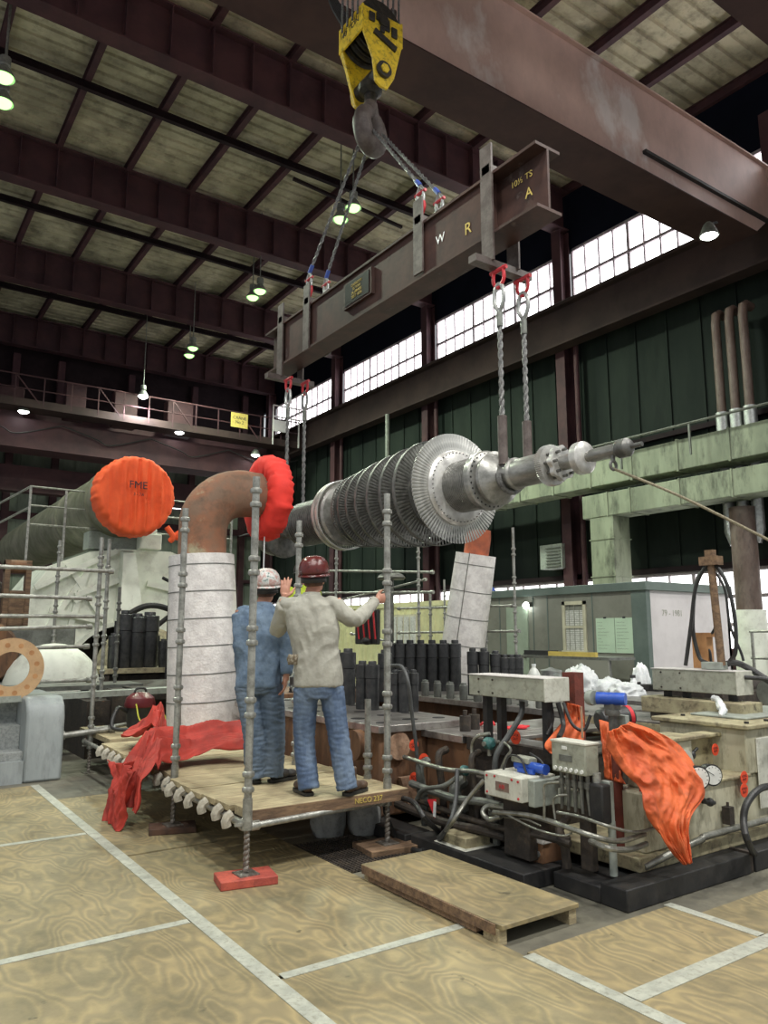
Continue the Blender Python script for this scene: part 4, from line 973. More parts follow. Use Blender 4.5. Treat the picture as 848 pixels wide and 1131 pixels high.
# stud group inside the arch, on a table of steel
t = thing('stud_table', 'grubby steel bench below the arch carrying black studs', 'bench', (4.6,14.2,0))
obj('top', MB().box((3.5,13.4,.98),(5.6,15.0,1.06)), 'cream_dirty', t)
for (x,y) in ((3.6,13.5),(5.5,13.5),(3.6,14.9),(5.5,14.9)): obj('leg', MB().box((x-.06,y-.06,0),(x+.06,y+.06,.98)), 'cast_dark', t)
obj('skirt', MB().box((3.6,13.6,.3),(5.5,14.9,.95)), 'cast_dark', t)
SM = {}
def studm(h, r, cap=True):
    m = MB(); m.lathe([(r,0),(r,h*.62),(r*.92,h*.625),(r*.92,h*.64),(r,h*.645),(r,h*.94),(r*.96,h*.945),(r*.66,h*.947),(r*.66,h)], (0,0,0),'z',20); return m
def stud(lab, x, y, z, h, r, grp='black casing studs stored upright'):
    t = thing('casing_stud', lab, 'stud', (x,y,z), grp)
    key = (round(h,2),round(r,3))
    if key not in SM:
        b = studm(h*.70,r); cme = None
        m1 = MB().lathe([(r*.97,0),(r,.01),(r,h*.64)], (0,0,0),'z',20)
        m2 = MB().lathe([(r*.9,h*.64),(r*1.06,h*.65),(r*1.06,h*.92),(r*.98,h*.93)], (0,0,0),'z',20)
        m3 = MB().lathe([(r*.62,h*.93),(r*.62,h*.985),(r*.56,h)], (0,0,0),'z',16)

        SM[key] = [obj(nm, mm, mt) for nm,mm,mt in (('shank',m1,'stud_black'),('cap_nut',m2,'stud_black'),('stem',m3,'stud_black'))]
        for c in SM[key]: c.parent = t
        return t
    for c in SM[key]:
        d = c.copy(); COL.objects.link(d); d.parent = t
    return t
bs_ = sorted(((3.95,13.7,1.0,.12),(4.18,13.75,.95,.15),(4.42,13.8,.98,.16),(4.62,13.6,.5,.07),(4.8,13.7,.45,.07),(5.02,13.6,.55,.08),(5.2,13.7,.85,.07),(5.4,13.6,.5,.08),(3.75,13.6,.6,.09),(5.1,14.3,.6,.08),(5.4,14.2,.55,.08),(4.7,14.3,.6,.08)), key=lambda q:q[0]/q[1])
for i,(x,y,h,r) in enumerate(bs_):
    stud(('tall' if h > .8 else 'short')+' black stud under the white arch, '+ord_[i]+' from the left on the bench', x, y, 1.06, h, r, 'black studs under the arch')
# curved pipes behind in the arch
one('bearing_pipe', MB().tube(curve([(4.3,15.4,1.9),(4.8,15.2,2.2),(5.4,15.3,2.1),(6.2,15.3,1.7)]),.06,8).tube(curve([(5.0,15.6,1.7),(5.6,15.4,2.1),(6.3,15.5,1.6)]),.05,8).tube([(4.3,15.4,0),(4.3,15.4,1.9)],.06,8), 'black_paint', 'dark bent pipes inside the arched opening', 'pipe')
t = thing('hydraulic_post', 'slim black post with small cross head in front of white hood', 'post', (4.5,13.2,0))
obj('post', MB().cyl((4.55,13.15,.0),(4.55,13.15,2.55),.035), 'black_paint', t)
obj('cross_head', MB().tube([(4.40,13.15,2.62),(4.55,13.15,2.55),(4.75,13.15,2.58)],.03,8), 'black_paint', t)
tg = obj('tag', MB().cyl((4.78,13.1,2.58),(4.78,13.13,2.58),.07,n=16), 'tag_red', t)
one('bearing_dome', MB().lathe([(.6,-.5),(.9,-.3),(.95,.4)], (5.5,17.5,.9),'y',32), 'cream_dirty', 'round grimy cream bearing cap deep inside the white arch', 'bearing', base=(5.5,17.5,0))
# vacuum cleaner
q = V((3.15,9.9,.46))
t = thing('vacuum_cleaner', 'black drum vacuum cleaner with dark red lid behind the tarp', 'vacuum cleaner', (3.05,9.75,0.46))
vx,vy,vz = 3.05,9.75,.50
obj('drum', MB().lathe([(.13,0),(.15,.02),(.165,.24),(.17,.25)], (vx,vy,vz),'z',24), 'hose_black', t)
obj('lid', MB().lathe([(.18,.25),(.19,.28),(.17,.36),(.10,.42),(.03,.43)], (vx,vy,vz),'z',24), 'vac_red', t)
obj('handle', MB().tube(curve([(vx-.08,vy,vz+.40),(vx-.05,vy,vz+.47),(vx+.05,vy,vz+.47),(vx+.08,vy,vz+.40)]),.014,8), 'hose_black', t)
obj('hose', MB().tube(curve([(vx-.15,vy,vz+.2),(vx-.3,vy-.1,vz+.25),(vx-.38,vy-.2,vz+.05),(vx-.2,vy-.35,vz+.02),(vx+.1,vy-.4,vz+.02),(vx+.35,vy-.3,vz+.03)]),.024,10), 'hose_black', t)
obj('power_cord', MB().tube(curve([(vx-.1,vy-.17,vz+.3),(vx-.06,vy-.25,vz+.1),(vx+.1,vy-.3,vz+.04),(vx+.25,vy-.25,vz+.12),(vx+.15,vy-.22,vz+.2),(vx+.05,vy-.26,vz+.1),(vx+.3,vy-.5,vz-.01),(vx-.1,vy-.5,vz-.01)],8),.009,6), 'yellow_cord', t)
one('rear_deck', MB().box((2.55,9.2,.40),(3.5,10.6,.455)), 'plank_wood', 'rear wooden deck carrying the vacuum cleaner', 'deck')
one('machine_base', MB().box((2.7,10.9,0),(7.5,13.0,.75)).box((3.3,10.7,.75),(5.5,12.8,.9)).box((3.0,10.8,.3),(3.2,11.1,.9)), 'cast_dark', 'dark oily machine base behind the clad pipe', 'machine base')
# ------------------------------------------------------------------ lower turbine casing and front pedestal
def box(name, lo, hi, mat, par, bevel=.008, **k): return obj(name, MB().box(lo,hi), mat, par, bevel=bevel, **k)
sb = thing('sole_beams', 'black oily sole beams around the foot of the machine', 'machine base', (4.2,3.4,0))
for lo,hi in (((3.96,3.16,0),(5.3,3.36,.13)),((5.36,3.16,0),(8.4,3.36,.13)),((3.96,3.36,0),(4.16,3.75,.10)),((3.72,3.78,0),(4.08,5.0,.11)),((3.70,5.05,0),(3.95,6.2,.10)),((4.2,3.4,0),(8.4,3.7,.10)),((4.1,3.8,0),(4.6,5.2,.06))):
    box('beam', lo, hi, 'black_paint', sb)
mb = MB()
for x in (5.33,): mb.box((x-.02,3.17,0),(x+.02,3.35,.14))
obj('joint_bar', mb, 'cast_dark', sb)
box('foot_block', (3.98,3.86,.11), (4.2,4.16,.24), 'cast_rust', sb)
for y in (3.9,4.02,4.12): obj('bolt', MB().cyl((3.975,y,.17),(3.985,y,.17),.022,n=6), 'galv', sb)
box('shim_plate', (3.97,4.1,.24), (4.06,4.19,.285), 'cladding', sb)
box('shim_plate', (3.97,3.84,.24), (4.06,3.92,.285), 'cladding', sb)
box('block', (3.78,4.42,.11), (4.02,4.7,.19), 'cream_dirty', sb)
box('pad', (3.74,4.38,.11), (4.05,4.74,.118), 'white_box', sb)
# casing
t = thing('turbine_casing', 'rusty brown lower turbine casing with machined flange and round covers', 'turbine casing', (5.4,7,0))
box('side_wall', (3.85,5.62,.1), (4.5,8.55,.80), 'cast_rust', t, .02)
box('side_wall', (6.35,5.2,.1), (7.1,10.4,.80), 'cast_rust', t, .02)
box('bottom', (4.5,5.7,.1), (6.35,10.4,.3), 'cast_dark', t)
box('end_wall', (4.35,9.2,.1), (6.35,10.4,.865), 'cast_rust', t)
def flange(lo, hi, holes):
    o = box('flange', lo, hi, 'machined_top', t, .006); 
    for (x,y,r) in holes: obj('bolt_hole', MB().cyl((x,y,hi[2]-.001),(x,y,hi[2]+.003),r,n=18), 'black_paint', o)
flange((3.80,5.56,.80),(4.85,8.58,.865), [(3.98,5.75+.42*i,.07) for i in range(7)]+[(4.35,5.85+.42*i,.075) for i in range(7)]+[(4.65,5.8+.5*i,.06) for i in range(6)])
flange((6.05,5.2,.80),(7.25,10.4,.865), [(6.25,5.45+.42*i,.07) for i in range(11)]+[(6.7,5.5+.42*i,.07) for i in range(4)])
box('cross_flange', (4.3,5.05,.74), (6.05,5.62,.80), 'machined_top', t, .005)
box('front_wall', (4.62,5.12,.35), (5.3,5.6,.74), 'cast_rust', t)
for (x,w_) in ((4.35,.08),(4.75,.06),(5.15,.08)): box('web', (x,5.02,.1), (x+w_,5.6,.74), 'cast_rust', t)
# round covers
p1 = at(401,822,X=3.83); p2 = at(440,824,Y=5.59)
obj('round_cover', MB().lathe([(.02,.03),(.11,.03),(.125,.0),(.135,-.0),(.135,.045)], (p1.x-.02,p1.y,p1.z),'x',32), 'cover_rust', t)
obj('round_cover', MB().lathe([(.02,-.01),(.115,-.01),(.12,.0),(.12,.04)], (p2.x,p2.y-.01,p2.z),'y',32), 'cover_rust', t, label='pale rust round cover facing the front')
obj('nozzle', MB().lathe([(.13,0),(.13,.12),(.12,.14)], (3.72,p1.y,p1.z),'x',28), 'cast_rust', t)
obj('drain_chute', MB().prism([(4.02,.42),(4.25,.42),(4.2,.22),(4.1,.18)], 5.54, 5.6, 'y'), 'cover_rust', t)
for (x,y) in ((4.55,5.3),(4.7,5.35)): obj('small_stud', MB().cyl((x,y,.8),(x,y,.93),.05).cyl((x,y,.93),(x,y,.98),.02), 'cast_dark', t)
# studs on the flanges
for i,(px,py,h,r) in enumerate(sorted(((384,778,.62,.085),(371,776,.60,.08),(400,783,.50,.07),(411,784,.50,.072),(437,786,.42,.055),(446,787,.45,.052),(457,786,.42,.05),(425,775,.60,.08)))):
    p = at(px,py,Z=.865); stud('black stud on the near casing flange, '+ord_[i]+' from the left beside the grey shirted man', p.x, p.y, .865, h, r, 'studs on the near flange')
for i,px in enumerate((430,441.5,453,465,477.5,490,503)):
    p = at(px,763,Z=.865); stud('tall black capped stud, '+ord_[i]+' from left in the row before the leaning silver pipe', p.x, p.y, .865, .70, .082, 'tall studs in the far row')
for i,(px,h) in enumerate(((522.6,.60),(535,.60),(548,.57),(558,.52),(565.5,.52),(572.6,.52))):
    p = at(px,768,Z=.865); stud('black capped stud, '+ord_[i]+' from left behind the long grey box', p.x, p.y, .865, h, .07, 'studs behind the grey box')
for i in range(14):
    p = at(434+10.5*i, 792-0.3*i, Z=.865)
    q = thing('short_stud', 'short dark stud below the tall studs, '+ord_[i]+' from the near end of its row', 'stud', (6.12,5.9+.25*i,.865), 'short studs along the far flange')
    obj('shank', MB().lathe([(.045,0),(.05,.01),(.05,.17),(.04,.18),(.04,.2)], (6.12,5.9+.25*i,.865),'z',14), 'steel_dull', q)
# small red protective rings scattered on the flange
one('red_netting', MB().tube(curve([(4.9+.03*sin(i*2.1),5.3+.06*i,.83+.02*sin(i*1.3)) for i in range(9)],5),.012,6).tube(curve([(5.0+.12*sin(i*1.7),5.12+.05*cos(i*2.3),.815+.01*(i%2)) for i in range(12)],5),.010,6), 'strap_red', 'loose red netting strip on the casing joint', 'netting')
# ------------------------------------------------------------------ cream control pedestal
t = thing('control_pedestal', 'cream painted oily control end of the turbine with gauges', 'control pedestal', (6,3.8,0))
zf = 3.36
box('base_flange', (4.30,zf-.04,.13), (8.4,4.2,.22), 'cream_dirty', t)
box('body', (4.42,zf,.22), (8.4,3.64,.60), 'cream_paint', t, .012); box('rear_body', (5.68,3.64,.22), (8.4,4.1,.60), 'cream_paint', t)
box('left_top_box', (4.55,zf+.02,.60), (5.03,3.58,.90), 'cream_paint', t, .012)
box('left_lid', (4.50,zf-.01,.90), (5.07,3.62,.93), 'cream_dirty', t)
box('recess_back', (5.03,zf+.26,.60), (5.66,3.66,.86), 'cream_dirty', t)
box('recess_lid', (5.0,zf+.18,.86), (5.7,3.68,.89), 'cream_dirty', t)
box('ledge', (5.03,zf-.03,.585), (5.68,zf+.28,.61), 'cream_dirty', t)
box('right_top_box', (5.66,zf-.02,.60), (8.4,4.1,.93), 'cream_paint', t, .012)
box('right_lid', (5.62,zf-.06,.93), (8.4,4.15,.965), 'cream_dirty', t)
box('hatch', (5.78,zf-.035,.34), (6.6,zf-.02,.86), 'white_box', t)
m = MB()
for i in range(9): m.cyl((5.75+.28*i,zf+.02,.965),(5.75+.28*i,zf+.02,.98),.02,n=6).cyl((5.85+.28*i,4.0,.965),(5.85+.28*i,4.0,.98),.02,n=6)
obj('lid_bolt', m, 'black_paint', t)
box('lid_plate', (5.95,3.5,.965), (8,4.0,.985), 'grey_panel', t)
obj('oil_pipe', MB().tube(curve([(4.35,zf-.03,.16),(4.9,zf-.07,.25),(5.3,zf-.07,.27),(8.3,zf-.07,.28)],6),.024,12), 'conduit', t)
obj('valve_stem', MB().cyl((5.9,zf-.09,.80),(6.05,zf-.09,.80),.014).cyl((6.02,zf-.02,.80),(6.02,zf-.11,.80),.018).sphere((5.9,zf-.09,.80),.022), 'cast_dark', t)
obj('drain_valve', MB().box((5.28,zf-.08,.30),(5.34,zf-.02,.42)).cyl((5.31,zf-.05,.42),(5.31,zf-.05,.45),.01), 'cast_dark', t)
obj('round_plate', MB().cyl((4.9,zf-.0,.76),(4.9,zf-.015,.76),.085,n=24), 'white_box', t)
m = MB().sphere((5.28,zf+.2,.75),.035).cyl((5.28,zf+.2,.75),(5.28,zf+.28,.75),.02).cyl((5.2,zf+.2,.72),(5.36,zf+.2,.79),.012)
obj('black_knob', m, 'hose_black', t)
def gauge(px,py,r,Y,lab):
    p = at(px,py,Y=Y); g = thing('pressure_gauge', lab, 'gauge', p)
    n_ = (EYE*0+V((-.45,-.88,.05))).normalized(); a = p; b = p-n_*.06
    obj('bezel', MB().tube([b,a+n_*.01],[r,r*1.05],28), 'hose_black', g)
    obj('dial', MB().tube([a+n_*.010,a+n_*.016],r*.9,28), 'gauge_white', g)
    x = n_.cross(V((0,0,1))).normalized(); u = x.cross(n_)
    m = MB().bar(a+n_*.018-x*r*.1,a+n_*.018+x*r*.55+u*r*.4,.003,.002,n_)
    for k in range(11): aa = radians(-40+26*k); d = x*cos(aa)+u*sin(aa); m.bar(a+n_*.017+d*r*.7,a+n_*.017+d*r*.84,.003,.001,n_)
    obj('needle', m, 'ink', g)
    obj('stem', MB().cyl(b, V((b.x,zf+.05,b.z-.0)), .018), 'cast_dark', g)
gauge(786,856,.070,3.24,'round white gauge with black rim, right of the pair by the tarp')
gauge(771,859,.075,3.20,'round white gauge with black rim, left of the pair half under the tarp')
p = at(784,886,Y=3.3)
t2 = thing('gauge_valve', 'small black valve with round handle below the gauges', 'valve', p)
obj('body', MB().cyl(p, p+V((0,.1,0)), .02).sphere(p,.03).cyl(p+V((.05,0,-.01)),p-V((.06,0,-.01)),.014), 'hose_black', t2)
# tags
def rtag(lab, p, nrm, r=.045, txt='LOCK\nOUT'):
    p = V(p); nrm = V(nrm).normalized(); t = thing('round_tag', lab, 'tag', p)
    d = obj('disc', MB().tube([p,p-nrm*.003],r,24), 'tag_red', t)
    x = V((0,0,1)).cross(nrm).normalized(); text('lettering', txt, r*.5, 'ink', d, p+nrm*.002, x, V((0,0,1)), depth=.0005)
    return t
def rt_at(px,py,lab,X=None,Y=None,r=.045):
    p = at(px,py,X=X,Y=Y); rtag(lab, p, (-1,0,0) if X is not None else (0,-1,0), r)
rt_at(822,859,'orange red round tag, upper of the pair on the cream panel at right',Y=zf-.04,r=.048); rt_at(822,873,'orange red round tag, lower of the pair on the cream panel at right',Y=zf-.042,r=.05)
rt_at(790,828,'orange red tag under the black knob in the cream recess',Y=zf+.17,r=.045)
rt_at(569,814,'orange red round tag hanging beneath the long grey box',X=4.28,r=.055)
rt_at(457,823,'orange red round tag beside the pale round cover, upper left',Y=5.40,r=.048); rt_at(468,839,'orange red round tag lower right of the round cover',Y=5.38,r=.052); rt_at(457,859,'orange red round tag lowest of the three by the round cover',Y=5.42,r=.045)
# ------------------------------------------------------------------ bearing housing between the boxes
t = thing('bearing_housing', 'dark open bearing housing with pale machined rims behind the tarp', 'bearing housing', (5.3,4.5,0))
box('lower_block', (4.35,4.2,.06), (6.6,4.95,.70), 'cast_dark', t)
box('left_rail', (4.30,3.9,.70), (4.62,5.0,.80), 'cast_dark', t); box('left_rim', (4.3,3.9,.80), (4.55,5.05,.815), 'machined_top', t, .002)
box('right_rail', (5.95,4.0,.70), (6.6,5.2,.86), 'cream_dirty', t); box('right_rim', (5.95,4.0,.86), (6.6,5.2,.875), 'machined_top', t, .002)
box('rear_rim', (4.5,4.72,.78), (6.0,4.95,.81), 'machined_top', t, .003)
box('cross_bar', (4.55,4.15,.76), (6.0,4.26,.79), 'machined_top', t, .003)
box('rim_bar', (6.2,3.66,.93), (6.5,4.68,1.07), 'cream_dirty', t, .01)
box('rim_foot', (6.22,4.0,.87), (6.5,4.6,.93), 'cast_dark', t)
box('side_panel', (4.12,4.0,.12), (4.3,4.95,.55), 'cast_dark', t)
# long grey cable boxes on legs
def cablebox(lab, lo, hi, legs, zfoot):
    t = thing('cable_box', lab, 'junction box', ((lo[0]+hi[0])/2,(lo[1]+hi[1])/2,zfoot))
    obj('body', MB().box(lo,hi), 'grey_box', t, bevel=.006)
    obj('end_cap', MB().box((lo[0]-.004,lo[1]-.012,lo[2]-.004),(hi[0]+.004,lo[1]-.0,hi[2]+.004)), 'white_box', t, bevel=.003)
    obj('lid', MB().box((lo[0]-.006,lo[1]-.006,hi[2]),(hi[0]+.006,hi[1]+.006,hi[2]+.006)), 'cladding', t)
    for y in legs: obj('leg', MB().box((lo[0]+.06,y-.025,zfoot),(lo[0]+.12,y+.025,lo[2])), 'black_paint', t)
    m = MB()
    for y in legs[:2]:
        for z in (lo[2]+.03,hi[2]-.03): m.cyl((lo[0]-.008,y,z),(lo[0],y,z),.008,n=8)
    obj('screw', m, 'cast_dark', t)
    return t
cablebox('long grey cable box on dark legs left, above the orange tag', (4.15,3.96,1.165),(4.40,4.78,1.325),(4.66,4.5,4.02),.80)
cablebox('long grey cable box on dark legs right, under the hose stand', (6.28,3.76,1.13),(6.52,4.6,1.325),(4.5,4.3,3.85),1.07)
# hoses and cables hanging under the left box
HO = [0]
def hose(lab, pts, r=.012, mat='hose_black', name='hose', cat='hose', X=None, Y=None):
    P = []
    for p in pts:
        if len(p) == 2: P.append(at(p[0],p[1],X=X,Y=Y))
        elif isinstance(p[2],str): P.append(at(p[0],p[1],X=float(p[2][1:])) if p[2][0]=='X' else at(p[0],p[1],Y=float(p[2][1:])) if p[2][0]=='Y' else at(p[0],p[1],Z=float(p[2][1:])))
        else: P.append(V(p))
    return one(name, MB().tube(curve(P,6), r, 10), mat, lab, cat)
hose('thick grey cable sagging from the left grey box to the white box', [(577,776,'X4.25'),(575,790,'X4.2'),(562,812,'X4.1'),(549,832,'X4.0'),(546,850,'X3.98')], .022, 'hose_grey')
hose('first black cable under the near end of the left grey box', [(608,776,'X4.3'),(610,795,'X4.28'),(604,812,'X4.2')], .014)
hose('second black cable under the near end of the left grey box', [(616,776,'X4.3'),(622,800,'X4.3'),(617,815,'X4.1')], .018)
hose('third black cable looping behind the grey push button box', [(622,776,'X4.3'),(632,800,'X4.3'),(645,806,'X4.35'),(652,790,'X4.4')], .012)
hose('black cable on top of the white box, left loop', [(555,853,'X3.95'),(562,835,'X3.95'),(575,838,'X3.95'),(583,856,'X3.95'),(596,853,'X4.0')], .008)
hose('black cable on top of the white box, right loop', [(585,832,'X4.0'),(597,840,'X4.0'),(600,850,'X4.0'),(590,856,'X4.0')], .008)
hose('bent grey conduit arching left of the white box', [(523,846,'X4.0'),(521,826,'X4.0'),(526,814,'X4.0'),(541,810,'X4.05')], .014, 'conduit', 'conduit','conduit')
hose('thin pale conduit arching behind the white box', [(553,850,'X4.0'),(558,838,'X4.0'),(564,828,'X4.0'),(556,820,'X4.05'),(552,822,'X4.05')], .010, 'conduit', 'conduit','conduit')
def small_valve(lab, px, py, X, r, mat):
    p = at(px,py,X=X); t = thing('small_valve', lab, 'valve', p)
    obj('body', MB().lathe([(r*.5,-r),(r,-r*.6),(r,r*.5),(r*.6,r)], p,'y',18), mat, t)
    obj('stem', MB().cyl(p-V((0,0,r*2)),p-V((0,0,r*.8)),r*.35).cyl(p+V((-r*1.3,0,0)),p+V((r*2.2,0,0)),r*.4), 'conduit', t)
small_valve('round teal valve left above the white box', 540,821,4.02,.045,'brass_teal'); small_valve('round teal valve lower left of the white box', 513,851,4.0,.038,'brass_teal')
# white box with label
t = thing('control_box', 'dirty white control box with dark red label on the machine side', 'control box', (3.95,4.0,.5))
box('body', (3.80,3.86,.525),(4.13,4.23,.685), 'white_box', t, .008)
box('rear_extension', (3.86,3.80,.50),(4.2,3.86,.67), 'grey_panel', t, .005)
M('oxide_plate', (.22,.15,.12), (.15,.10,.08), 20, .6)
pl = box('label', (3.795,3.98,.575),(3.80,4.11,.635), 'oxide_plate', t, .001)
text('lettering', 'ABI', .04, 'shackle_red', pl, (3.793,4.045,.605), (0,-1,0), (0,0,1), depth=.0005)
m = MB()
for (y,z) in ((3.89,.66),(4.2,.66),(3.89,.55),(4.2,.55),(4.12,.665),(3.95,.665)): m.cyl((3.793,y,z),(3.80,y,z),.008,n=8)
obj('screw', m, 'shackle_red', t)
box('support', (3.9,3.9,.13),(4.1,4.15,.525), 'cast_dark', t)
t = thing('solenoid', 'blue bodied solenoid among cables on the white box', 'valve', (3.98,4.0,.69))
obj('body', MB().cyl((4.0,3.82,.73),(4.0,4.1,.73),.035).box((3.95,3.9,.69),(4.06,4.05,.72)), 'blue_paint', t); obj('cover', MB().box((3.96,3.95,.75),(4.05,4.12,.79)), 'grey_box', t, bevel=.006)
# push button box
t = thing('pushbutton_box', 'grey push button station with a row of pale buttons before the tarp', 'control box', (4.0,3.57,.5))
box('body', (3.95,3.43,.745),(4.08,3.72,.945), 'grey_box', t, .008)
box('lid_edge', (3.945,3.425,.935),(4.085,3.725,.95), 'white_box', t, .003)
box('nameplate', (3.945,3.54,.82),(3.95,3.65,.86), 'steel_dull', t, .001); pl = box('badge', (3.945,3.58,.895),(3.95,3.625,.915), 'gauge_white', t, .001)
for k in range(6): obj('button', MB().cyl((3.94,3.46+.045*k,.77),(3.95,3.46+.045*k,.77),.013,n=12), 'gauge_white', t)
m = MB()
for k in range(5): m.tube([(4.0,3.46+.055*k,.745),(4.0,3.46+.055*k,.62),(4.0,3.45+.06*k,.50)],[.014,.014,.010],8).cyl((4.0,3.46+.055*k,.66),(4.0,3.46+.055*k,.70),.022,n=8)
obj('cable_gland', m, 'scaffold_dark', t)
box('mounting_post', (4.06,3.5,.13),(4.12,3.6,.76), 'cast_dark', t)
# valve with blue actuator on red column
t = thing('actuated_valve', 'grey valve with blue actuator on dark red column beside the tarp', 'valve', (4.35,3.55,.13))
p = at(655,763,X=4.35)
obj('column', MB().cyl((4.42,3.56,.13),(4.42,3.56,.98),.035,n=16), 'oxide_red', t)
obj('bonnet', MB().cyl((4.40,3.56,.98),(4.40,3.56,1.09),.03).lathe([(.05,0),(.055,.02),(.05,.04)],(4.40,3.56,1.09),'z',16).box((4.36,3.52,1.13),(4.44,3.60,1.17)), 'scaffold_dark', t)
obj('actuator', MB().cyl((4.34,3.64,1.205),(4.42,3.46,1.205),.043,n=20), 'blue_paint', t)
obj('actuator_cap', MB().lathe([(.05,-.02),(.055,0),(.05,.03)],(4.335,3.68,1.205),'y',20), 'grey_panel', t)
box('yoke', (4.46,3.5,.90),(4.50,3.58,1.09), 'grey_panel', t, .004)
one('rust_post', MB().box((4.5,3.98,.8),(4.6,4.1,1.36)), 'oxide_red', 'dark red flat post at the near end of the left grey box', 'post')
one('thin_rod', MB().cyl((4.15,3.62,.95),(4.15,3.62,1.16),.008), 'cover_rust', 'thin copper rod above the push button station', 'rod')
# dark cylinder canister with grey bracket
p = at(700,880,Y=3.3)
t = thing('filter_canister', 'black square canister with pale edge on grey post left of the tarp', 'filter', (4.05,3.35,.13))
box('canister', (3.99,3.34,.46),(4.08,3.45,.70), 'black_paint', t, .012)
box('bracket', (4.085,3.36,.44),(4.13,3.43,.71), 'grey_panel', t, .004)
obj('post', MB().cyl((4.13,3.39,.13),(4.13,3.39,.46),.025), 'grey_panel', t)
obj('arm', MB().cyl((4.05,3.43,.70),(4.05,3.43,.76),.03), 'scaffold_steel', t)
box('bracket_plate', (4.02,3.55,.52),(4.1,3.74,.62), 'grey_box', t, .004)
# pipes low along the machine side
def pipe(lab, pts, r, mat='conduit'): hose(lab, pts, r, mat, 'oil_pipe', 'pipe')
pipe('bright oil pipe bending from below the white box to the corner', [(545,897,'X3.85'),(580,900,'X3.85'),(610,908,'X3.85'),(650,922,'X3.85'),(682,929,'Y3.28'),(712,921,'Y3.26')], .017)
pipe('second bright oil pipe under the first near the corner', [(652,929,'X3.85'),(672,937,'X3.82'),(695,938,'Y3.25'),(714,932,'Y3.26')], .018)
pipe('thin oil pipe running to the corner above the others', [(615,897,'X3.9'),(640,902,'X3.9'),(670,912,'X3.88'),(700,919,'Y3.25'),(725,914,'Y3.26')], .010)
pipe('short thick oil pipe bend below the white box', [(553,902,'X3.88'),(540,905,'X3.86'),(533,897,'X3.86'),(540,890,'X3.9'),(560,893,'X3.95')], .018)
pipe('pale squared conduit loop below the push button station', [(601,905,'X3.84'),(601,880,'X3.84'),(601,868,'X3.84'),(606,865,'X3.84'),(618,864,'X3.86')], .009)
pipe('second pale conduit loop below the push button station', [(613,905,'X3.9'),(611,885,'X3.9'),(616,879,'X3.9'),(626,878,'X3.95')], .008)
pipe('thin pale pipe left of the black canister', [(597,912,'X3.8'),(580,905,'X3.85'),(560,903,'X3.9'),(545,899,'X3.9'),(534,887,'X3.95')], .006)
pipe('thin sagging tube below the oil pipes', [(560,900,'X3.84'),(590,915,'X3.82'),(620,923,'X3.82'),(632,920,'X3.86')], .007)
# clutter of dark pipe work along the left side of the machine
random.seed(5)
for k,(y,z0,z1,r) in enumerate(((4.35,.13,.55,.03),(4.55,.11,.75,.025),(4.75,.1,.5,.05),(4.95,.1,.72,.03),(5.2,.1,.6,.035),(3.68,.13,.42,.03))):
    one('drain_pipe', MB().tube(curve([(4.02,y,z0),(4.0,y,(z0+z1)/2),(3.98,y+.02,z1-.05),(4.08,y+.04,z1)],5),r,10).cyl((4.0,y,(z0+z1)/2),(4.0,y,(z0+z1)/2+.05),r*1.5), 'cast_dark' if k%2 else 'steel_dull', 'dark vertical drain pipe at the machine side, '+ord_[k]+' from the box', 'pipe')
for k,(z,y0,y1,r,m_) in enumerate(((.30,3.6,5.2,.022,'cast_dark'),(.42,4.2,5.3,.03,'steel_dull'),(.22,4.2,5.5,.035,'cast_dark'),(.62,4.3,5.4,.018,'conduit'))):
    one('header_pipe', MB().tube(curve([(3.97,y0,z),(3.93,y0+.2,z+.01),(3.93,(y0+y1)/2,z-.02),(3.95,y1,z)],5),r,10), m_, ('lowest but one','upper middle','lowest','topmost')[k]+' horizontal pipe in the dark left side of the machine', 'pipe')
hose('grey conduit slanting down to the floor left of the white box', [(534,862,'X3.8'),(515,885,'X3.75'),(498,910,'X3.65'),(480,930,'Z.03')], .016, 'conduit')
hose('short grey conduit lying across at knee height', [(460,883,'X3.85'),(468,872,'X3.85'),(490,868,'X3.85'),(505,858,'X3.9')], .018, 'steel_dull')
hose('black hose rising in front of the pale round cover', [(432,735,'Y5.5'),(444,737,'Y5.4'),(451,755,'Y5.3'),(455,790,'Y5.3'),(460,830,'Y5.3'),(462,875,'Y5.3')], .016, 'hose_grey')
hose('black hose loop on the floor right of the platform', [(432,880,'X3.7'),(455,885,'X3.62'),(470,905,'X3.6'),(488,925,'Z.03'),(465,940,'Z.03'),(440,928,'Z.03'),(428,905,'X3.62'),(424,885,'X3.66')], .02)
hose('second black hose on the floor beside the pallet', [(505,850,'X3.9'),(503,885,'X3.8'),(495,912,'X3.7'),(476,935,'Z.03'),(452,930,'Z.03'),(430,915,'Z.05')], .017, 'hose_grey')
hose('thick black hose looping at the right edge before the cream panel', [(870,868,'Y3.1'),(842,870,'Y3.05'),(826,885,'Y3.05'),(821,905,'Y3.05'),(826,930,'Y3.0'),(840,948,'Z.03'),(875,955,'Z.03')], .024)
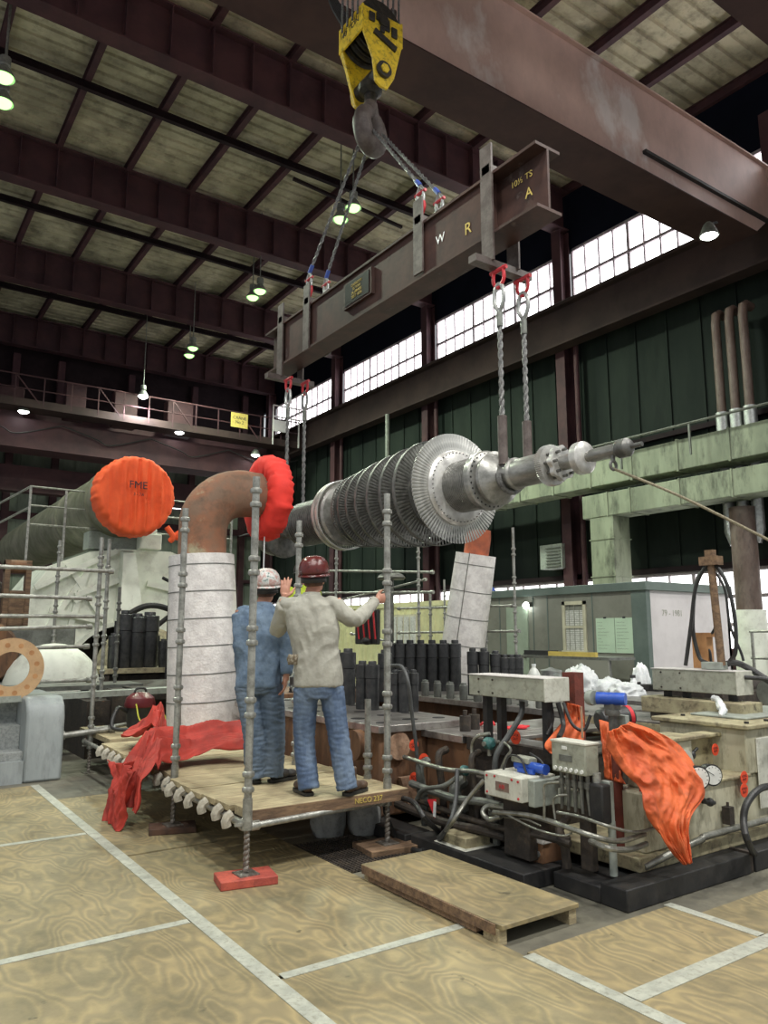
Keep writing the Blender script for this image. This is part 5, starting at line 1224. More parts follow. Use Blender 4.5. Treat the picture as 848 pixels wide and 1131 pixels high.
# sacks below the platform
def sack(lab, c, r, h, mat='bag_white'):
    c = V(c); vs = []; fs = []; n = 36; m = 14
    for i in range(m+1):
        f = i/m
        for k in range(n):
            a = 2*pi*k/n; rr = r*(.86+.14*sin(pi*min(1,f*1.3)))*(1 if f < .8 else 1-(f-.8)*2.6)
            d = .10*r*noise.noise(V((cos(a)*2.2,sin(a)*2.2,f*3+c.x)))+.06*r*noise.noise(V((cos(a)*6,sin(a)*6,f*7+c.x)))
            vs.append(c+V(((rr+d)*cos(a),(rr+d)*sin(a),h*f+d*.4*f)))
    fs = [(i*n+k,i*n+(k+1)%n,(i+1)*n+(k+1)%n,(i+1)*n+k) for i in range(m) for k in range(n)]+[tuple(range(n))[::-1],tuple(m*n+k for k in range(n))]
    return one('plastic_sack', MB().add(vs,fs), mat, lab, 'bag', smooth=1.2)
M('bag_grey',(.36,.37,.36),(.27,.28,.27),8,.5,bump=.3,dirt=.5)
sack('grey white plastic sack on the floor under the platform corner', (3.42,5.75,0), .15, .34, 'bag_grey'); sack('second grey plastic sack on the floor right of the platform pole', (3.68,5.6,.01), .14, .33, 'bag_grey')
p = at(477,892,X=3.75)
t = thing('warning_tag', 'red and white triangular tag hanging by the floor hoses', 'tag', p)
obj('card', MB().add([p+V((0,.06,.05)),p+V((0,-.05,.07)),p+V((0,-.03,-.07)),p+V((.004,.06,.05)),p+V((.004,-.05,.07)),p+V((.004,-.03,-.07))],[(0,1,2),(5,4,3),(0,3,4,1),(1,4,5,2),(2,5,3,0)]), 'strap_red', t)
obj('stripe', MB().bar(p+V((-.003,-.04,.05)),p+V((-.003,-.03,-.06)),.03,.003,(1,0,0)), 'bag_white', t)
# grating in the floor beneath the platform
mb = MB()
for i in range(22): mb.box((2.95+.03*i,4.75,0.002),(2.962+.03*i,5.6,.012))
for i in range(24): mb.box((2.95,4.75+.036*i,0.002),(3.6,4.758+.036*i,.010))
one('floor_grating', mb, 'cast_dark', 'dark steel floor grating below the front of the platform', 'grating')
# ------------------------------------------------------------------ orange tarp
def lerp_curve(C, u):
    f = u*(len(C)-1); i = min(int(f),len(C)-2); return C[i].lerp(C[i+1],f-i)
def tarpgrid(L, R, bul, amp, seed):
    CL = curve(L,8); CR = curve(R,8)
    def fn(u,v):
        p = lerp_curve(CL,u).lerp(lerp_curve(CR,u),v)
        q = V((v*3.2+u*1.6, u*3.2-v, seed)); f = amp*ridg(q)+amp*.5*ridg(q*2.3)+amp*.15*noise.noise(q*9)
        o = V((-.55,-.8,.12)); e = sin(pi*v)**.6 if 0<v<1 else 0
        return p+o*(f+bul*e)
    return fn
Lc = [at(668,808,Y=3.38),at(672,828,Y=3.34),at(686,852,Y=3.28),at(704,870,Y=3.22),at(708,892,Y=3.18),at(726,922,Y=3.15),at(750,953,Y=3.12)]
Rc = [at(694,797,Y=3.42),at(722,808,Y=3.36),at(750,824,Y=3.34),at(768,850,Y=3.24),at(776,876,Y=3.2),at(757,905,Y=3.14),at(759,950,Y=3.11)]
one('orange_tarp', MB().grid(tarpgrid(Lc,Rc,.05,.05,1.7), 90, 60), 'tarp_orange', 'big crumpled orange tarp draped over the machine corner', 'tarp', smooth=1.4, solid=.005)
Lc = [at(660,795,Y=3.8),at(664,830,Y=3.7),at(668,860,Y=3.65)]; Rc = [at(676,800,Y=3.75),at(680,840,Y=3.6),at(690,866,Y=3.5)]
one('orange_tarp', MB().grid(tarpgrid(Lc,Rc,.02,.03,5.2), 30, 20), 'tarp_orange', 'narrow orange tarp fold hanging behind the valve column', 'tarp', smooth=1.4, solid=.005)
Lc = [at(625,776,Y=4.0),at(622,795,Y=4.0),at(601,822,Y=3.95),at(610,834,Y=3.9)]; Rc = [at(640,780,Y=4.0),at(644,800,Y=4.0),at(640,830,Y=3.95),at(625,836,Y=3.95)]
one('orange_tarp', MB().grid(tarpgrid(Lc,Rc,.02,.03,9.1), 30, 20), 'tarp_orange', 'small orange tarp corner poking out behind the push button station', 'tarp', smooth=1.4, solid=.005)
Lc = [at(706,868,Y=3.42),at(706,885,Y=3.42),at(707,913,Y=3.42)]; Rc = [at(735,868,Y=3.36),at(735,885,Y=3.36),at(733,915,Y=3.36)]
one('red_curtain', MB().grid(tarpgrid(Lc,Rc,.01,.012,3.3), 20, 20), 'tarp_red', 'dark red cloth panel hanging beneath the orange tarp', 'tarp', smooth=1.4, solid=.005)
# ------------------------------------------------------------------ hose stand over the right box
t = thing('hose_stand', 'rusty wooden pole stand holding loops of black hose', 'stand', (6.4,4.05,1.335))
pt = at(785,622,X=6.4); pb = at(797,735,X=6.4)
obj('pole', MB().tube([pb,pb.lerp(pt,.5),pt],.034,12), 'plank_edge', t)
obj('saddle_head', MB().box((pt.x-.05,pt.y-.09,pt.z-.02),(pt.x+.05,pt.y+.09,pt.z+.06)).box((pt.x-.03,pt.y-.04,pt.z+.06),(pt.x+.03,pt.y+.04,pt.z+.12)), 'plank_edge', t)
obj('foot_box', MB().box((6.34,3.93,1.335),(6.46,4.12,1.40)), 'grey_panel', t, bevel=.005)
loops = [((757,735),(763,690),(768,650),(778,627),(785,622)),((785,622),(795,630),(806,655),(812,690),(812,720),(806,730)),((785,625),(770,640),(765,690),(772,725),(782,733)),((785,625),(800,650),(806,690),(818,720),(821,730)),((788,625),(792,660),(790,690),(786,700)),((773,735),(776,722),(783,718),(786,735))]
for k,L_ in enumerate(loops):
    P = [at(x,y,X=6.38+.03*k) for x,y in L_]
    one('stand_hose', MB().tube(curve(P,8),.018 if k<3 else .012,8), 'hose_black', 'black hose '+('sweeping down left from the stand head','arching right from the stand head','hanging inside the left loop','slanting furthest right from the stand','hanging thin in the middle of the stand','in a small loop on the grey box')[k], 'hose')
hose('thick black hose leaving the right grey box to the right edge', [(797,735,'X6.45'),(812,732,'X6.5'),(830,740,'X6.55'),(860,760,'X6.6')], .028)
hose('lower black hose from the right grey box end', [(822,748,'X6.4'),(845,750,'X6.5'),(875,757,'X6.6')], .02)
one('wood_bracket', MB().box((6.5,4.15,1.335),(6.6,4.3,1.62)).box((6.5,4.1,1.62),(6.6,4.32,1.66)), 'wood_block', 'orange brown wooden bracket beside the hose stand pole', 'bracket')
one('drum_reel', MB().lathe([(.04,-.05),(.13,-.05),(.13,-.04),(.08,-.03),(.08,.03),(.13,.04),(.13,.05),(.04,.05)], (7.2,3.95,1.0+.1),'x',24), 'steel_dull', 'grey reel at right edge behind the cream box', 'reel')
one('plastic_wrap', MB().tube(curve([(5.95,3.72,.985),(6.03,3.74,1.02),(6.12,3.82,1.05),(6.22,3.9,1.085),(6.3,4.0,1.09)],4),[.012,.02,.03,.022,.035,.025,.03,.04,.03,.035,.025,.03,.02,.03,.02,.03,.015],9), 'bag_white', 'scrap of clear plastic wrap hanging over the cream rim', 'plastic')
# duffel on the machine
t = thing('duffel_bag', 'black duffel roll with red stripes lying behind the blue valve', 'bag', (5.15,4.55,.80))
a = at(662,778,Y=4.55); a.z=.90; b = a+V((.33,-.33*.0,.02)); b = at(696,766,Y=4.45); b.z=.93
d = (b-a); a = b-d.normalized()*.34
obj('roll', MB().tube([a,a+d.normalized()*.02,b-d.normalized()*.02,b],[.07,.095,.095,.075],24), 'hose_black', t)
for f in (.35,.82): c = a+d.normalized()*.34*f; obj('stripe', MB().tube([c,c+d.normalized()*.035],.0975,24), 'strap_red', t)
# ------------------------------------------------------------------ office cabin
t = thing('office_cabin', 'grey green site office cabin with white end wall and one window', 'cabin', (12.6,10.8,0))
cx0,cy0,cy1,cz1 = 11.6,8.54,13.2,2.56
def box(name, lo, hi, mat, par, bevel=.0, **k): return obj(name, MB().box(lo,hi), mat, par, bevel=bevel, **k)
box('long_wall', (cx0,cy0+.06,0),(cx0+.08,cy1,2.42), 'shed_grey', t)
box('end_wall', (cx0,cy0,0),(14.2,cy0+.06,2.42), 'shed_white', t)
box('far_wall', (14.12,cy0,0),(14.2,cy1,2.42), 'shed_grey', t); box('rear_wall', (cx0+.08,cy1-.06,0),(14.12,cy1,2.42), 'shed_grey', t)
box('roof', (cx0-.06,cy0-.06,2.42),(14.26,cy1+.05,2.58), 'shed_trim', t, .01)
box('corner_post', (cx0-.02,cy0-.02,0),(cx0+.1,cy0+.30,2.42), 'shed_trim', t)
m = MB()
for y in (9.75,10.9,11.3,12.3): m.box((cx0-.008,y-.012,0),(cx0,y+.012,2.42))
obj('panel_joint', m, 'shed_trim', t)
d = box('door', (cx0-.03,11.44,.1),(cx0,12.07,2.22), 'shed_door', t); obj('door_handle', MB().box((cx0-.07,11.5,1.15),(cx0-.03,11.55,1.25)), 'cast_dark', d)
w_ = obj('window_frame', MB().box((cx0-.03,9.9,1.30),(cx0,9.97,2.28)).box((cx0-.03,10.42,1.30),(cx0,10.49,2.28)).box((cx0-.03,9.9,2.21),(cx0,10.49,2.28)).box((cx0-.05,9.88,1.27),(cx0,10.51,1.33)).box((cx0-.03,9.97,1.76),(cx0,10.42,1.80)), 'window_cream', t)
box('blind', (cx0-.008,9.97,1.33),(cx0-.002,10.42,2.1), 'blind_pale', w_)
m = MB()
for k in range(20): m.box((cx0-.012,9.97,1.35+.038*k),(cx0-.007,10.42,1.358+.038*k))
for k in range(3): m.box((cx0-.016,10.06+.13*k,1.33),(cx0-.010,10.07+.13*k,2.21))
obj('glazing_bar', m, 'grey_box', w_)
s_ = [('left of the two pale green notice sheets on the cabin wall',9.24,9.67),('right of the two pale green notice sheets on the cabin wall',8.81,9.23)]
random.seed(3)
for lab,y0,y1 in s_:
    q = thing('notice_sheet', lab, 'notice', (cx0-.01,(y0+y1)/2,1.3)); sh = box('paper', (cx0-.016,y0,1.30),(cx0-.012,y1,1.94), 'paper_green', q)
    m = MB()
    for k in range(9):
        z = 1.86-.06*k; L_ = rnd(.08,.3); yy = y1-.04
        n_ = int(L_/.03)
        for j in range(n_): m.bar((cx0-.018,yy-.03*j,z+rnd(-.004,.004)),(cx0-.018,yy-.03*j-.02,z+rnd(-.004,.004)),.004,.002,(1,0,0))
    obj('handwriting', m, 'ink', sh)
    obj('clip', MB().box((cx0-.02,(y0+y1)/2-.03,1.93),(cx0-.012,(y0+y1)/2+.03,1.96)), 'ink', q)
text('handwriting', '79 - 1981', .16, 'grey_box', t, (12.35,cy0-.004,2.02), (1,0,0), (0,0,1), depth=.001)
fl = thing('wall_lamp', 'glaring white wall lamp above the cabin door', 'lamp', (cx0-.1,11.40,2.25))
obj('housing', MB().box((cx0-.09,11.32,2.2),(cx0,11.48,2.3)), 'steel_dull', fl, bevel=.01); obj('lens', MB().sphere((cx0-.10,11.40,2.23),.07,16,8), 'lamp_white', fl)
one('blue_cap', MB().lathe([(.10,0),(.12,.03),(.07,.12),(.02,.13)], (12.0,13.0,2.58),'z',16), 'blue_tag', 'blue plastic cap on the cabin roof edge by the silver pipe', 'cap')
# yellow corrugated container
mb = MB(); Pq = []; y = 13.5
t = thing('yellow_container', 'pale yellow corrugated container behind the studs', 'container', (13,17,0))
pts = []; yy = 13.5; k = 0
while yy < 21.4:
    pts += [(12.0,yy),(12.0,yy+.12),(12.05,yy+.16),(12.05,yy+.28)]; yy += .32
poly = pts+[(12.3,yy),(12.3,13.5)]
obj('corrugated_wall', MB().prism(poly, .1, 2.35, 'z'), 'container_yellow', t, smooth=0)
box('end_wall', (12.3,13.5,.1),(14.4,13.6,2.35), 'container_yellow', t); box('top_rail', (11.96,13.45,2.35),(14.45,21.5,2.47), 'container_yellow', t); box('bottom_rail', (11.96,13.45,0),(14.45,21.5,.1), 'shed_trim', t)
q = at(447,690,X=11.95); w_ = obj('window_frame', MB().box((11.93,q.y-.55,1.35),(12.0,q.y+.6,2.15)), 'window_cream', t)
m = MB()
for k in range(4): m.box((11.90,q.y-.5+.28*k,1.4),(11.93,q.y-.3+.28*k,2.1))
obj('pane', m, 'blind_pale', w_)
# radiators / dark bench below the far window band
one('radiator', MB().box((19.2,8.6,.1),(19.7,14.0,1.2)).box((19.15,8.5,1.2),(19.75,14.1,1.26)), 'girder_brown', 'dark red brown radiator cabinet under the lower windows', 'radiator')
mb = MB()
for z in (.6,1.15,1.7): mb.tube([(15.5,6.0,z),(15.5,8.9,z)],.03,6)
for y in (6.1,7.5,8.85): mb.tube([(15.5,y,0),(15.5,y,1.7)],.035,6)
one('floor_railing', mb, 'scaffold_steel', 'pale pipe railing on the bright floor at right edge', 'railing')
# work table with plastic jug, pot, bags
t = thing('work_table', 'grimy work table between the machine and the cabin', 'table', (8.4,7.2,0))
box('table_top', (7.55,5.6,.84),(9.3,8.6,.88), 'machined_top', t)
for (x,y) in ((7.65,5.7),(9.2,5.7),(7.65,8.5),(9.2,8.5)): box('leg', (x-.04,y-.04,0),(x+.04,y+.04,.84), 'steel_dull', t)
def onT(px,py): return at(px,py,Z=.88)
p = onT(590,758)
t = thing('plastic_jug', 'translucent white plastic jug on the table right of the scaffold pole', 'jug', p)
obj('jug_body', MB().lathe([(.09,0),(.10,.02),(.10,.16),(.06,.24),(.03,.27),(.03,.30)], p,'z',20), 'plastic_jug', t)
obj('jug_label', MB().lathe([(.102,.05),(.102,.11)], p,'z',20,caps=False), 'paper_green', t); obj('cap', MB().cyl(p+V((0,0,.30)),p+V((0,0,.325)),.033), 'bag_white', t)
p = onT(609,762)
t = thing('steel_pot', 'dented steel pot standing right of the plastic jug', 'pot', p)
obj('pot_body', MB().lathe([(.13,0),(.14,.01),(.14,.24),(.15,.245),(.15,.26)], p,'z',28), 'galv', t); obj('lid', MB().lathe([(.15,.26),(.15,.27),(.05,.29),(.02,.31)], p,'z',28), 'galv', t)
one('rag_bundle', MB().sphere(onT(592,764)+V((0,-.15,.04)),.07,14,8,(1.2,1,.6)), 'strap_red', 'small red rag bundle at the foot of the plastic jug', 'rag')
def bag(lab, c, sx, sy, sz, seed, mat='bag_white'):
    def fn(u,v):
        a = 2*pi*u; b = pi*v; d = V((sin(b)*cos(a),sin(b)*sin(a),cos(b)))
        r = 1+.22*ridg(d*1.7+V((seed,0,0)))-.1+.12*ridg(d*4+V((0,seed,0)))
        p = V((d.x*sx*r,d.y*sy*r,max(-.05,d.z)*sz*r)); return V(c)+p+V((0,0,.05*sz))
    return one('plastic_bag', MB().grid(fn,44,26), mat, lab, 'bag', smooth=1.5)
c = onT(641,764); bag('large crumpled white plastic bag right of the steel pot', c, .20,.26,.30,1.3)
c = onT(664,765); bag('flatter white plastic bag in the middle of the table', c+V((.1,0,0)), .26,.22,.17,4.1)
c = onT(683,768); bag('white plastic bag nearest the cabin corner on the table', c+V((.15,0,0)), .25,.2,.13,7.7)
c = onT(700,764)
t = thing('spray_bottle', 'small white spray bottle with black head right of the bags', 'bottle', c)
obj('bottle_body', MB().lathe([(.04,0),(.045,.01),(.045,.13),(.02,.18)], c,'z',16), 'bag_white', t); obj('trigger', MB().box((c.x-.05,c.y-.015,c.z+.18),(c.x+.03,c.y+.015,c.z+.22)), 'hose_black', t)
for k,(px,lab) in enumerate(((706,'small black toolbox right of the white bags'),(726,'small black box by the hose stand'))):
    c = onT(px,763); one('tool_box', MB().box((c.x-.12,c.y-.1,.88),(c.x+.12,c.y+.1,.97)).box((c.x-.04,c.y-.01,.97),(c.x+.04,c.y+.01,1.0)), 'hose_black', lab, 'toolbox', bevel=.01)
# bench by the cabin with a yellow level
t = thing('cabin_bench', 'cluttered bench along the cabin wall under the window', 'bench', (10.9,9.6,0))
box('bench_top', (10.6,8.6,1.20),(11.3,10.9,1.25), 'steel_dull', t)
for y in (8.7,10.8): box('leg', (10.65,y-.04,0),(10.73,y+.04,1.2), 'steel_dull', t)
box('apron', (10.6,8.62,.8),(10.63,9.9,1.2), 'shed_grey', t)
one('spirit_level', MB().box((10.62,8.9,1.25),(10.68,10.0,1.33)), 'yellow_mark', 'yellow spirit level lying on the cabin bench', 'level')
one('black_box', MB().box((10.7,10.1,1.25),(11.0,10.7,1.34)), 'hose_black', 'flat black case on the bench below the cabin window', 'case')
bag('narrow upright crumple of white plastic beside the spray bottle', onT(708,760), .11,.13,.30,11.2)
# machine further right behind (grubby engine parts right of the cabin foot)
one('pump_block', MB().box((7.9,4.9,.88),(9.3,5.55,1.0)).cyl((8.0,5.2,1.02),(9.2,5.2,1.02),.09), 'cast_dark', 'dark pump lying behind the right grey box', 'pump')
one('pump_plinth', MB().box((7.8,4.85,0),(9.4,5.58,.88)), 'cast_dark', 'dark plinth under the pump behind the right grey box', 'plinth')
# ------------------------------------------------------------------ guard rails behind the rotor
def G(px,py,X): return at(px,py,X=X)
def pole_at(lab, px, pyt, X, py2=None, z0=0, r=.024):
    b = G(px,760,X); tpt = at(px,pyt,X=X); return standard(lab, X, b.y, tpt.z, r=r, pad=z0)
pole_at('tall thin scaffold pole right of the leaning silver pipe', 571, 582, 9.2)
pole_at('scaffold pole left of the yellow container window', 476, 655, 8.9)
pole_at('scaffold pole beside the harness behind the studs', 463, 600, 8.2)
pole_at('scaffold pole on the right side of the leaning silver pipe', 538, 660, 9.2)
pole_at('scaffold pole between container and silver pipe', 492, 640, 11.0)
pole_at('thin scaffold pole behind the hard hats', 370, 600, 7.6)
for (a,b,X,lab) in (((440,672),(566,669),9.2,'upper guard rail tube across the yellow container'),((440,699),(573,697),9.2,'lower guard rail tube across the yellow container'),((340,630),(478,632),8.3,'long guard rail tube just right of the maroon helmet'),((345,655),(478,654),8.3,'second guard rail tube below the first behind the arm'),((388,700),(466,716),8.3,'low guard rail tube behind the red harness')):
    ledger(lab, G(*a,X), G(*b,X), .022, name='guard_rail')
ledger('diagonal tube rising right behind the outstretched arm', G(372,664,8.4), G(470,640,8.4), .02, name='guard_rail')
p = G(432,640,8.5)
one('stool_head', MB().lathe([(.25,0),(.28,.03),(.22,.10),(.1,.14),(.02,.15)], p,'z',20).cyl((p.x,p.y,0),p,.05), 'scaffold_dark', 'grey dished fitting on a post behind the outstretched arm', 'fitting')
# harness
t = thing('safety_harness', 'red and black webbing harness hanging beside the gripped pole', 'harness', at(403,672,X=7.0))
for k in range(4):
    px = 395+6*k; pp = [at(px-1,674,X=7.0),at(px,690,X=6.98),at(px+1.5,706,X=7.0)]
    obj('strap', MB().bar(pp[0],pp[1],.035,.01,(1,0,0)).bar(pp[1],pp[2],.035,.01,(1,0,0)), 'strap_red', t)
a = at(393,674,X=7.04); b = at(417,712,X=7.04)
obj('backing', MB().box((7.02,b.y,b.z),(7.10,a.y,a.z)), 'hose_black', t, bevel=.02)
obj('pouch', MB().sphere(at(405,708,X=7.0),.12,14,8,(.6,1,.55)), 'hose_black', t)
one('lift_strap', MB().bar(at(343,615,X=5.5),at(343,606,X=5.5),.02,.01), 'strap_red', 'short red strap below the rotor beside the helmet', 'strap') if False else None
# rig line hanging below the elbow
one('hanging_pipe', MB().tube([(18.2,26,0),(18.2,26,11)],.1,8), 'steel_dull', 'thin grey drain pipe far away on the right wall', 'pipe')
# ------------------------------------------------------------------ added fill spots without fixtures, above and behind the viewer, brightening floor and crane
def down(p, e, a=150, c=(1,.985,.93)):
    ld = bpy.data.lights.new('spot_light','SPOT'); ld.energy = e; ld.color = c; ld.shadow_soft_size = .5; ld.spot_size = radians(a); ld.spot_blend = .5
    lo = bpy.data.objects.new('spot_light', ld); COL.objects.link(lo); lo.location = p
for x,y,e in ((1.8,10.8,1),(1.8,3.2,1.3),(11.6,10.8,.6),(11.6,3.2,1),(-5,3.2,.8),(1.8,-4,1.8),(11.6,-4,2.2),(-5,-4,1.0)):
    down((x,y,14.4), 1350*e)
# ------------------------------------------------------------------ people
def uh(px, py, H):
    r = _f + _r*((px-424)/FPX) + _u*((565.5-py)/FPX); s = H/(sin(YAW)*r.x+cos(YAW)*r.y); return EYE+r*s
def remesh(mb, vox, smooth=6, wr=None, fac=.5):
    me = bpy.data.meshes.new('t'); me.from_pydata([tuple(p) for p in mb.v],[],mb.f)
    bm = bmesh.new(); bm.from_mesh(me); bmesh.ops.recalc_face_normals(bm, faces=bm.faces); bm.to_mesh(me); bm.free()
    o = bpy.data.objects.new('t',me); COL.objects.link(o)
    a = o.modifiers.new('r','REMESH'); a.mode = 'VOXEL'; a.voxel_size = vox; a.adaptivity = 0
    if smooth: b = o.modifiers.new('s','SMOOTH'); b.iterations = smooth; b.factor = fac
    dg = bpy.context.evaluated_depsgraph_get(); ev = o.evaluated_get(dg); m2 = bpy.data.meshes.new_from_object(ev)
    out = MB(); nr = [v.normal.copy() for v in m2.vertices]; out.v = [v.co.copy() for v in m2.vertices]; out.f = [tuple(p.vertices) for p in m2.polygons]
    if wr: out.v = [p+n*wr(p) for p,n in zip(out.v,nr)]
    bpy.data.objects.remove(o); bpy.data.meshes.remove(m2); return out
def wrinkle(amp, sc, st=(1,1,1), seed=0):
    def f(p):
        q = V((p.x*sc*st[0]+seed,p.y*sc*st[1],p.z*sc*st[2])); w_ = noise.noise(q*.5)*.7
        return amp*(1-2*abs(noise.noise(q+V((w_,w_,0))*1.5)))+amp*.4*noise.noise(q*2.7)
    return f
def ell(mb, c, rx, ry, rz, R): # ellipsoid in person frame
    m = MB().sphere((0,0,0),1,24,16); mb.add([c+R@V((p.x*rx,p.y*ry,p.z*rz)) for p in m.v], m.f)
def loft(mb, secs, R, n=28):
    "secs: (centre, half width, half depth); rings flat in the person frame"
    vs = []
    for c,a,b in secs:
        for k in range(n):
            t = 2*pi*k/n; vs.append(c+R@V((a*math.copysign(abs(cos(t))**.85,cos(t)),b*math.copysign(abs(sin(t))**.85,sin(t)),0)))
    m = len(secs); fs = [(i*n+k,i*n+(k+1)%n,(i+1)*n+(k+1)%n,(i+1)*n+k) for i in range(m-1) for k in range(n)]+[tuple(range(n))[::-1],tuple((m-1)*n+k for k in range(n))]
    mb.add(vs,fs)
def limb(mb, a, b, c, r0, r1, r2, n=14):
    P = curve([a,b,c],8); m = len(P); mb.tube(P,[r0+(r1-r0)*(i/(m//2)) if i <= m//2 else r1+(r2-r1)*((i-m//2)/(m-1-m//2)) for i in range(m)],n)
def hand(mb, wrist, dirv, palm_n, side, curl, spread=.16, s=1.0):
    """wrist, pointing direction, palm facing normal, side = direction of the thumb; curl per joint (radians)"""
    d = dirv.normalized(); s_ = (side-d*side.dot(d)).normalized(); pn = d.cross(s_); pn = pn if pn.dot(palm_n) > 0 else -pn
    mb.tube([wrist-d*.03,wrist,wrist+d*.03],[.026,.026,.03],12)
    k_ = MB().sphere((0,0,0),1,16,12); pc = wrist+d*.055
    mb.add([pc+d*(p.x*.052)+s_*(p.y*.042)+pn*(p.z*.018) for p in k_.v],k_.f)
    L = (.078,.086,.080,.064)
    for i in range(4):
        off = (.030-.020*i); base = wrist+d*(.088-.004*abs(i-1))+s_*off; ang = spread*(1.1-.75*i)*.6
        dd = (d*cos(ang)+s_*sin(ang)).normalized(); pts = [base-d*.03+pn*0, base]; p = base; cv = 0
        for j in range(3):
            cv += curl*(1 if j else .7); q = dd*cos(cv)+pn*sin(cv); p = p+q*L[i]*(.45,.31,.24)[j]*s; pts.append(p)
        mb.tube(pts,[.0105,.0105,.0098,.0092,.0075],10)
        mb.sphere(pts[-1],.0078,8,6)
    b = wrist+d*.02+s_*.028; q = (d*.62+s_*.72+pn*.30).normalized(); p1 = b+q*.035; q2 = (d*.85+s_*.35+pn*(.25+curl*.5)).normalized(); p2 = p1+q2*.032; p3 = p2+(q2+pn*curl*.5).normalized()*.024
    mb.tube([b-d*.01,b,p1,p2,p3],[.015,.015,.0125,.0115,.0085],10); mb.sphere(p3,.0088,8,6)
def helmet(root, c, R, mat, s=1.0, tilt=0.):
    m = MB(); n = 40; prof = [(.128,0),(.130,.02),(.128,.05),(.115,.09),(.09,.12),(.05,.138),(.0,.143)]
    vs = [c+R@V((r*s*.90*cos(2*pi*k/n), r*s*1.08*sin(2*pi*k/n), h*s)) for r,h in prof for k in range(n)]; mm = len(prof)
    m.add(vs,[(i*n+k,i*n+(k+1)%n,(i+1)*n+(k+1)%n,(i+1)*n+k) for i in range(mm-1) for k in range(n)])
    o = obj('hard_hat', m, mat, root, solid=.004)
    b = MB(); vs = []
    for k in range(n):
        a = 2*pi*k/n; f = max(0,sin(a))**3; 
        for rr,dz in ((1.0,0),(1.0+.09+.28*f,-.012-.014*f),(1.0+.09+.28*f,-.018-.014*f),(1.0,-.008)): vs.append(c+R@V((.128*rr*s*.90*cos(a),.128*rr*s*1.08*sin(a),dz)))
    b.add(vs,[(k*4+j,((k+1)%n)*4+j,((k+1)%n)*4+(j+1)%4,k*4+(j+1)%4) for k in range(n) for j in range(4)])
    obj('brim', b, mat, o)
    m = MB()
    vs = [c+R@V((.112*s*.90*cos(a), -.005+.112*s*1.06*sin(a), z-.01)) for a in [pi+pi*k/16 for k in range(17)] for z in (-.005,-.03,-.055)]
    m.add(vs,[(k*3+j,(k+1)*3+j,(k+1)*3+j+1,k*3+j+1) for k in range(16) for j in range(2)]); obj('suspension', m, 'hose_black', o, solid=.004)
    return o
def boot(root, heel, toe_dir, mat, s=1.0):
    d = V((toe_dir[0],toe_dir[1],0)).normalized(); x = V((d.y,-d.x,0)); h = V(heel); m = MB()
    def e(f,w_,l,hh,z): 
        k_ = MB().sphere((0,0,0),1,16,10); m.add([h+d*(f+p.x*l)+x*(p.y*w_)+V((0,0,z+p.z*hh)) for p in k_.v],k_.f)
    e(.035,.038,.05,.05,.055); e(.11,.043,.09,.042,.052); e(.20,.048,.07,.036,.045); e(.05,.042,.05,.07,.11)
    m.tube([h+d*.05+V((0,0,.08)),h+d*.045+V((0,0,.20))],[.046,.05],16)
    r = remesh(m,.006,4); r.v = [V((p.x,p.y,max(p.z,h.z+.012))) for p in r.v]
    b = obj('boot', r, mat, root, smooth=1.2)
    out = [(-.025,0),(-.02,.03),(.0,.04),(.08,.04),(.16,.05),(.22,.05),(.26,.03),(.275,0)]
    P = [(f,w_) for f,w_ in out]+[(f,-w_) for f,w_ in out[::-1]]
    vs = [h+d*f+x*w_+V((0,0,z)) for z in (0,.022) for f,w_ in P]; n = len(P)
    obj('sole', MB().add(vs,[tuple(range(n))[::-1],tuple(range(n,2*n))]+[(i,(i+1)%n,(i+1)%n+n,i+n) for i in range(n)]), 'hose_black', b)
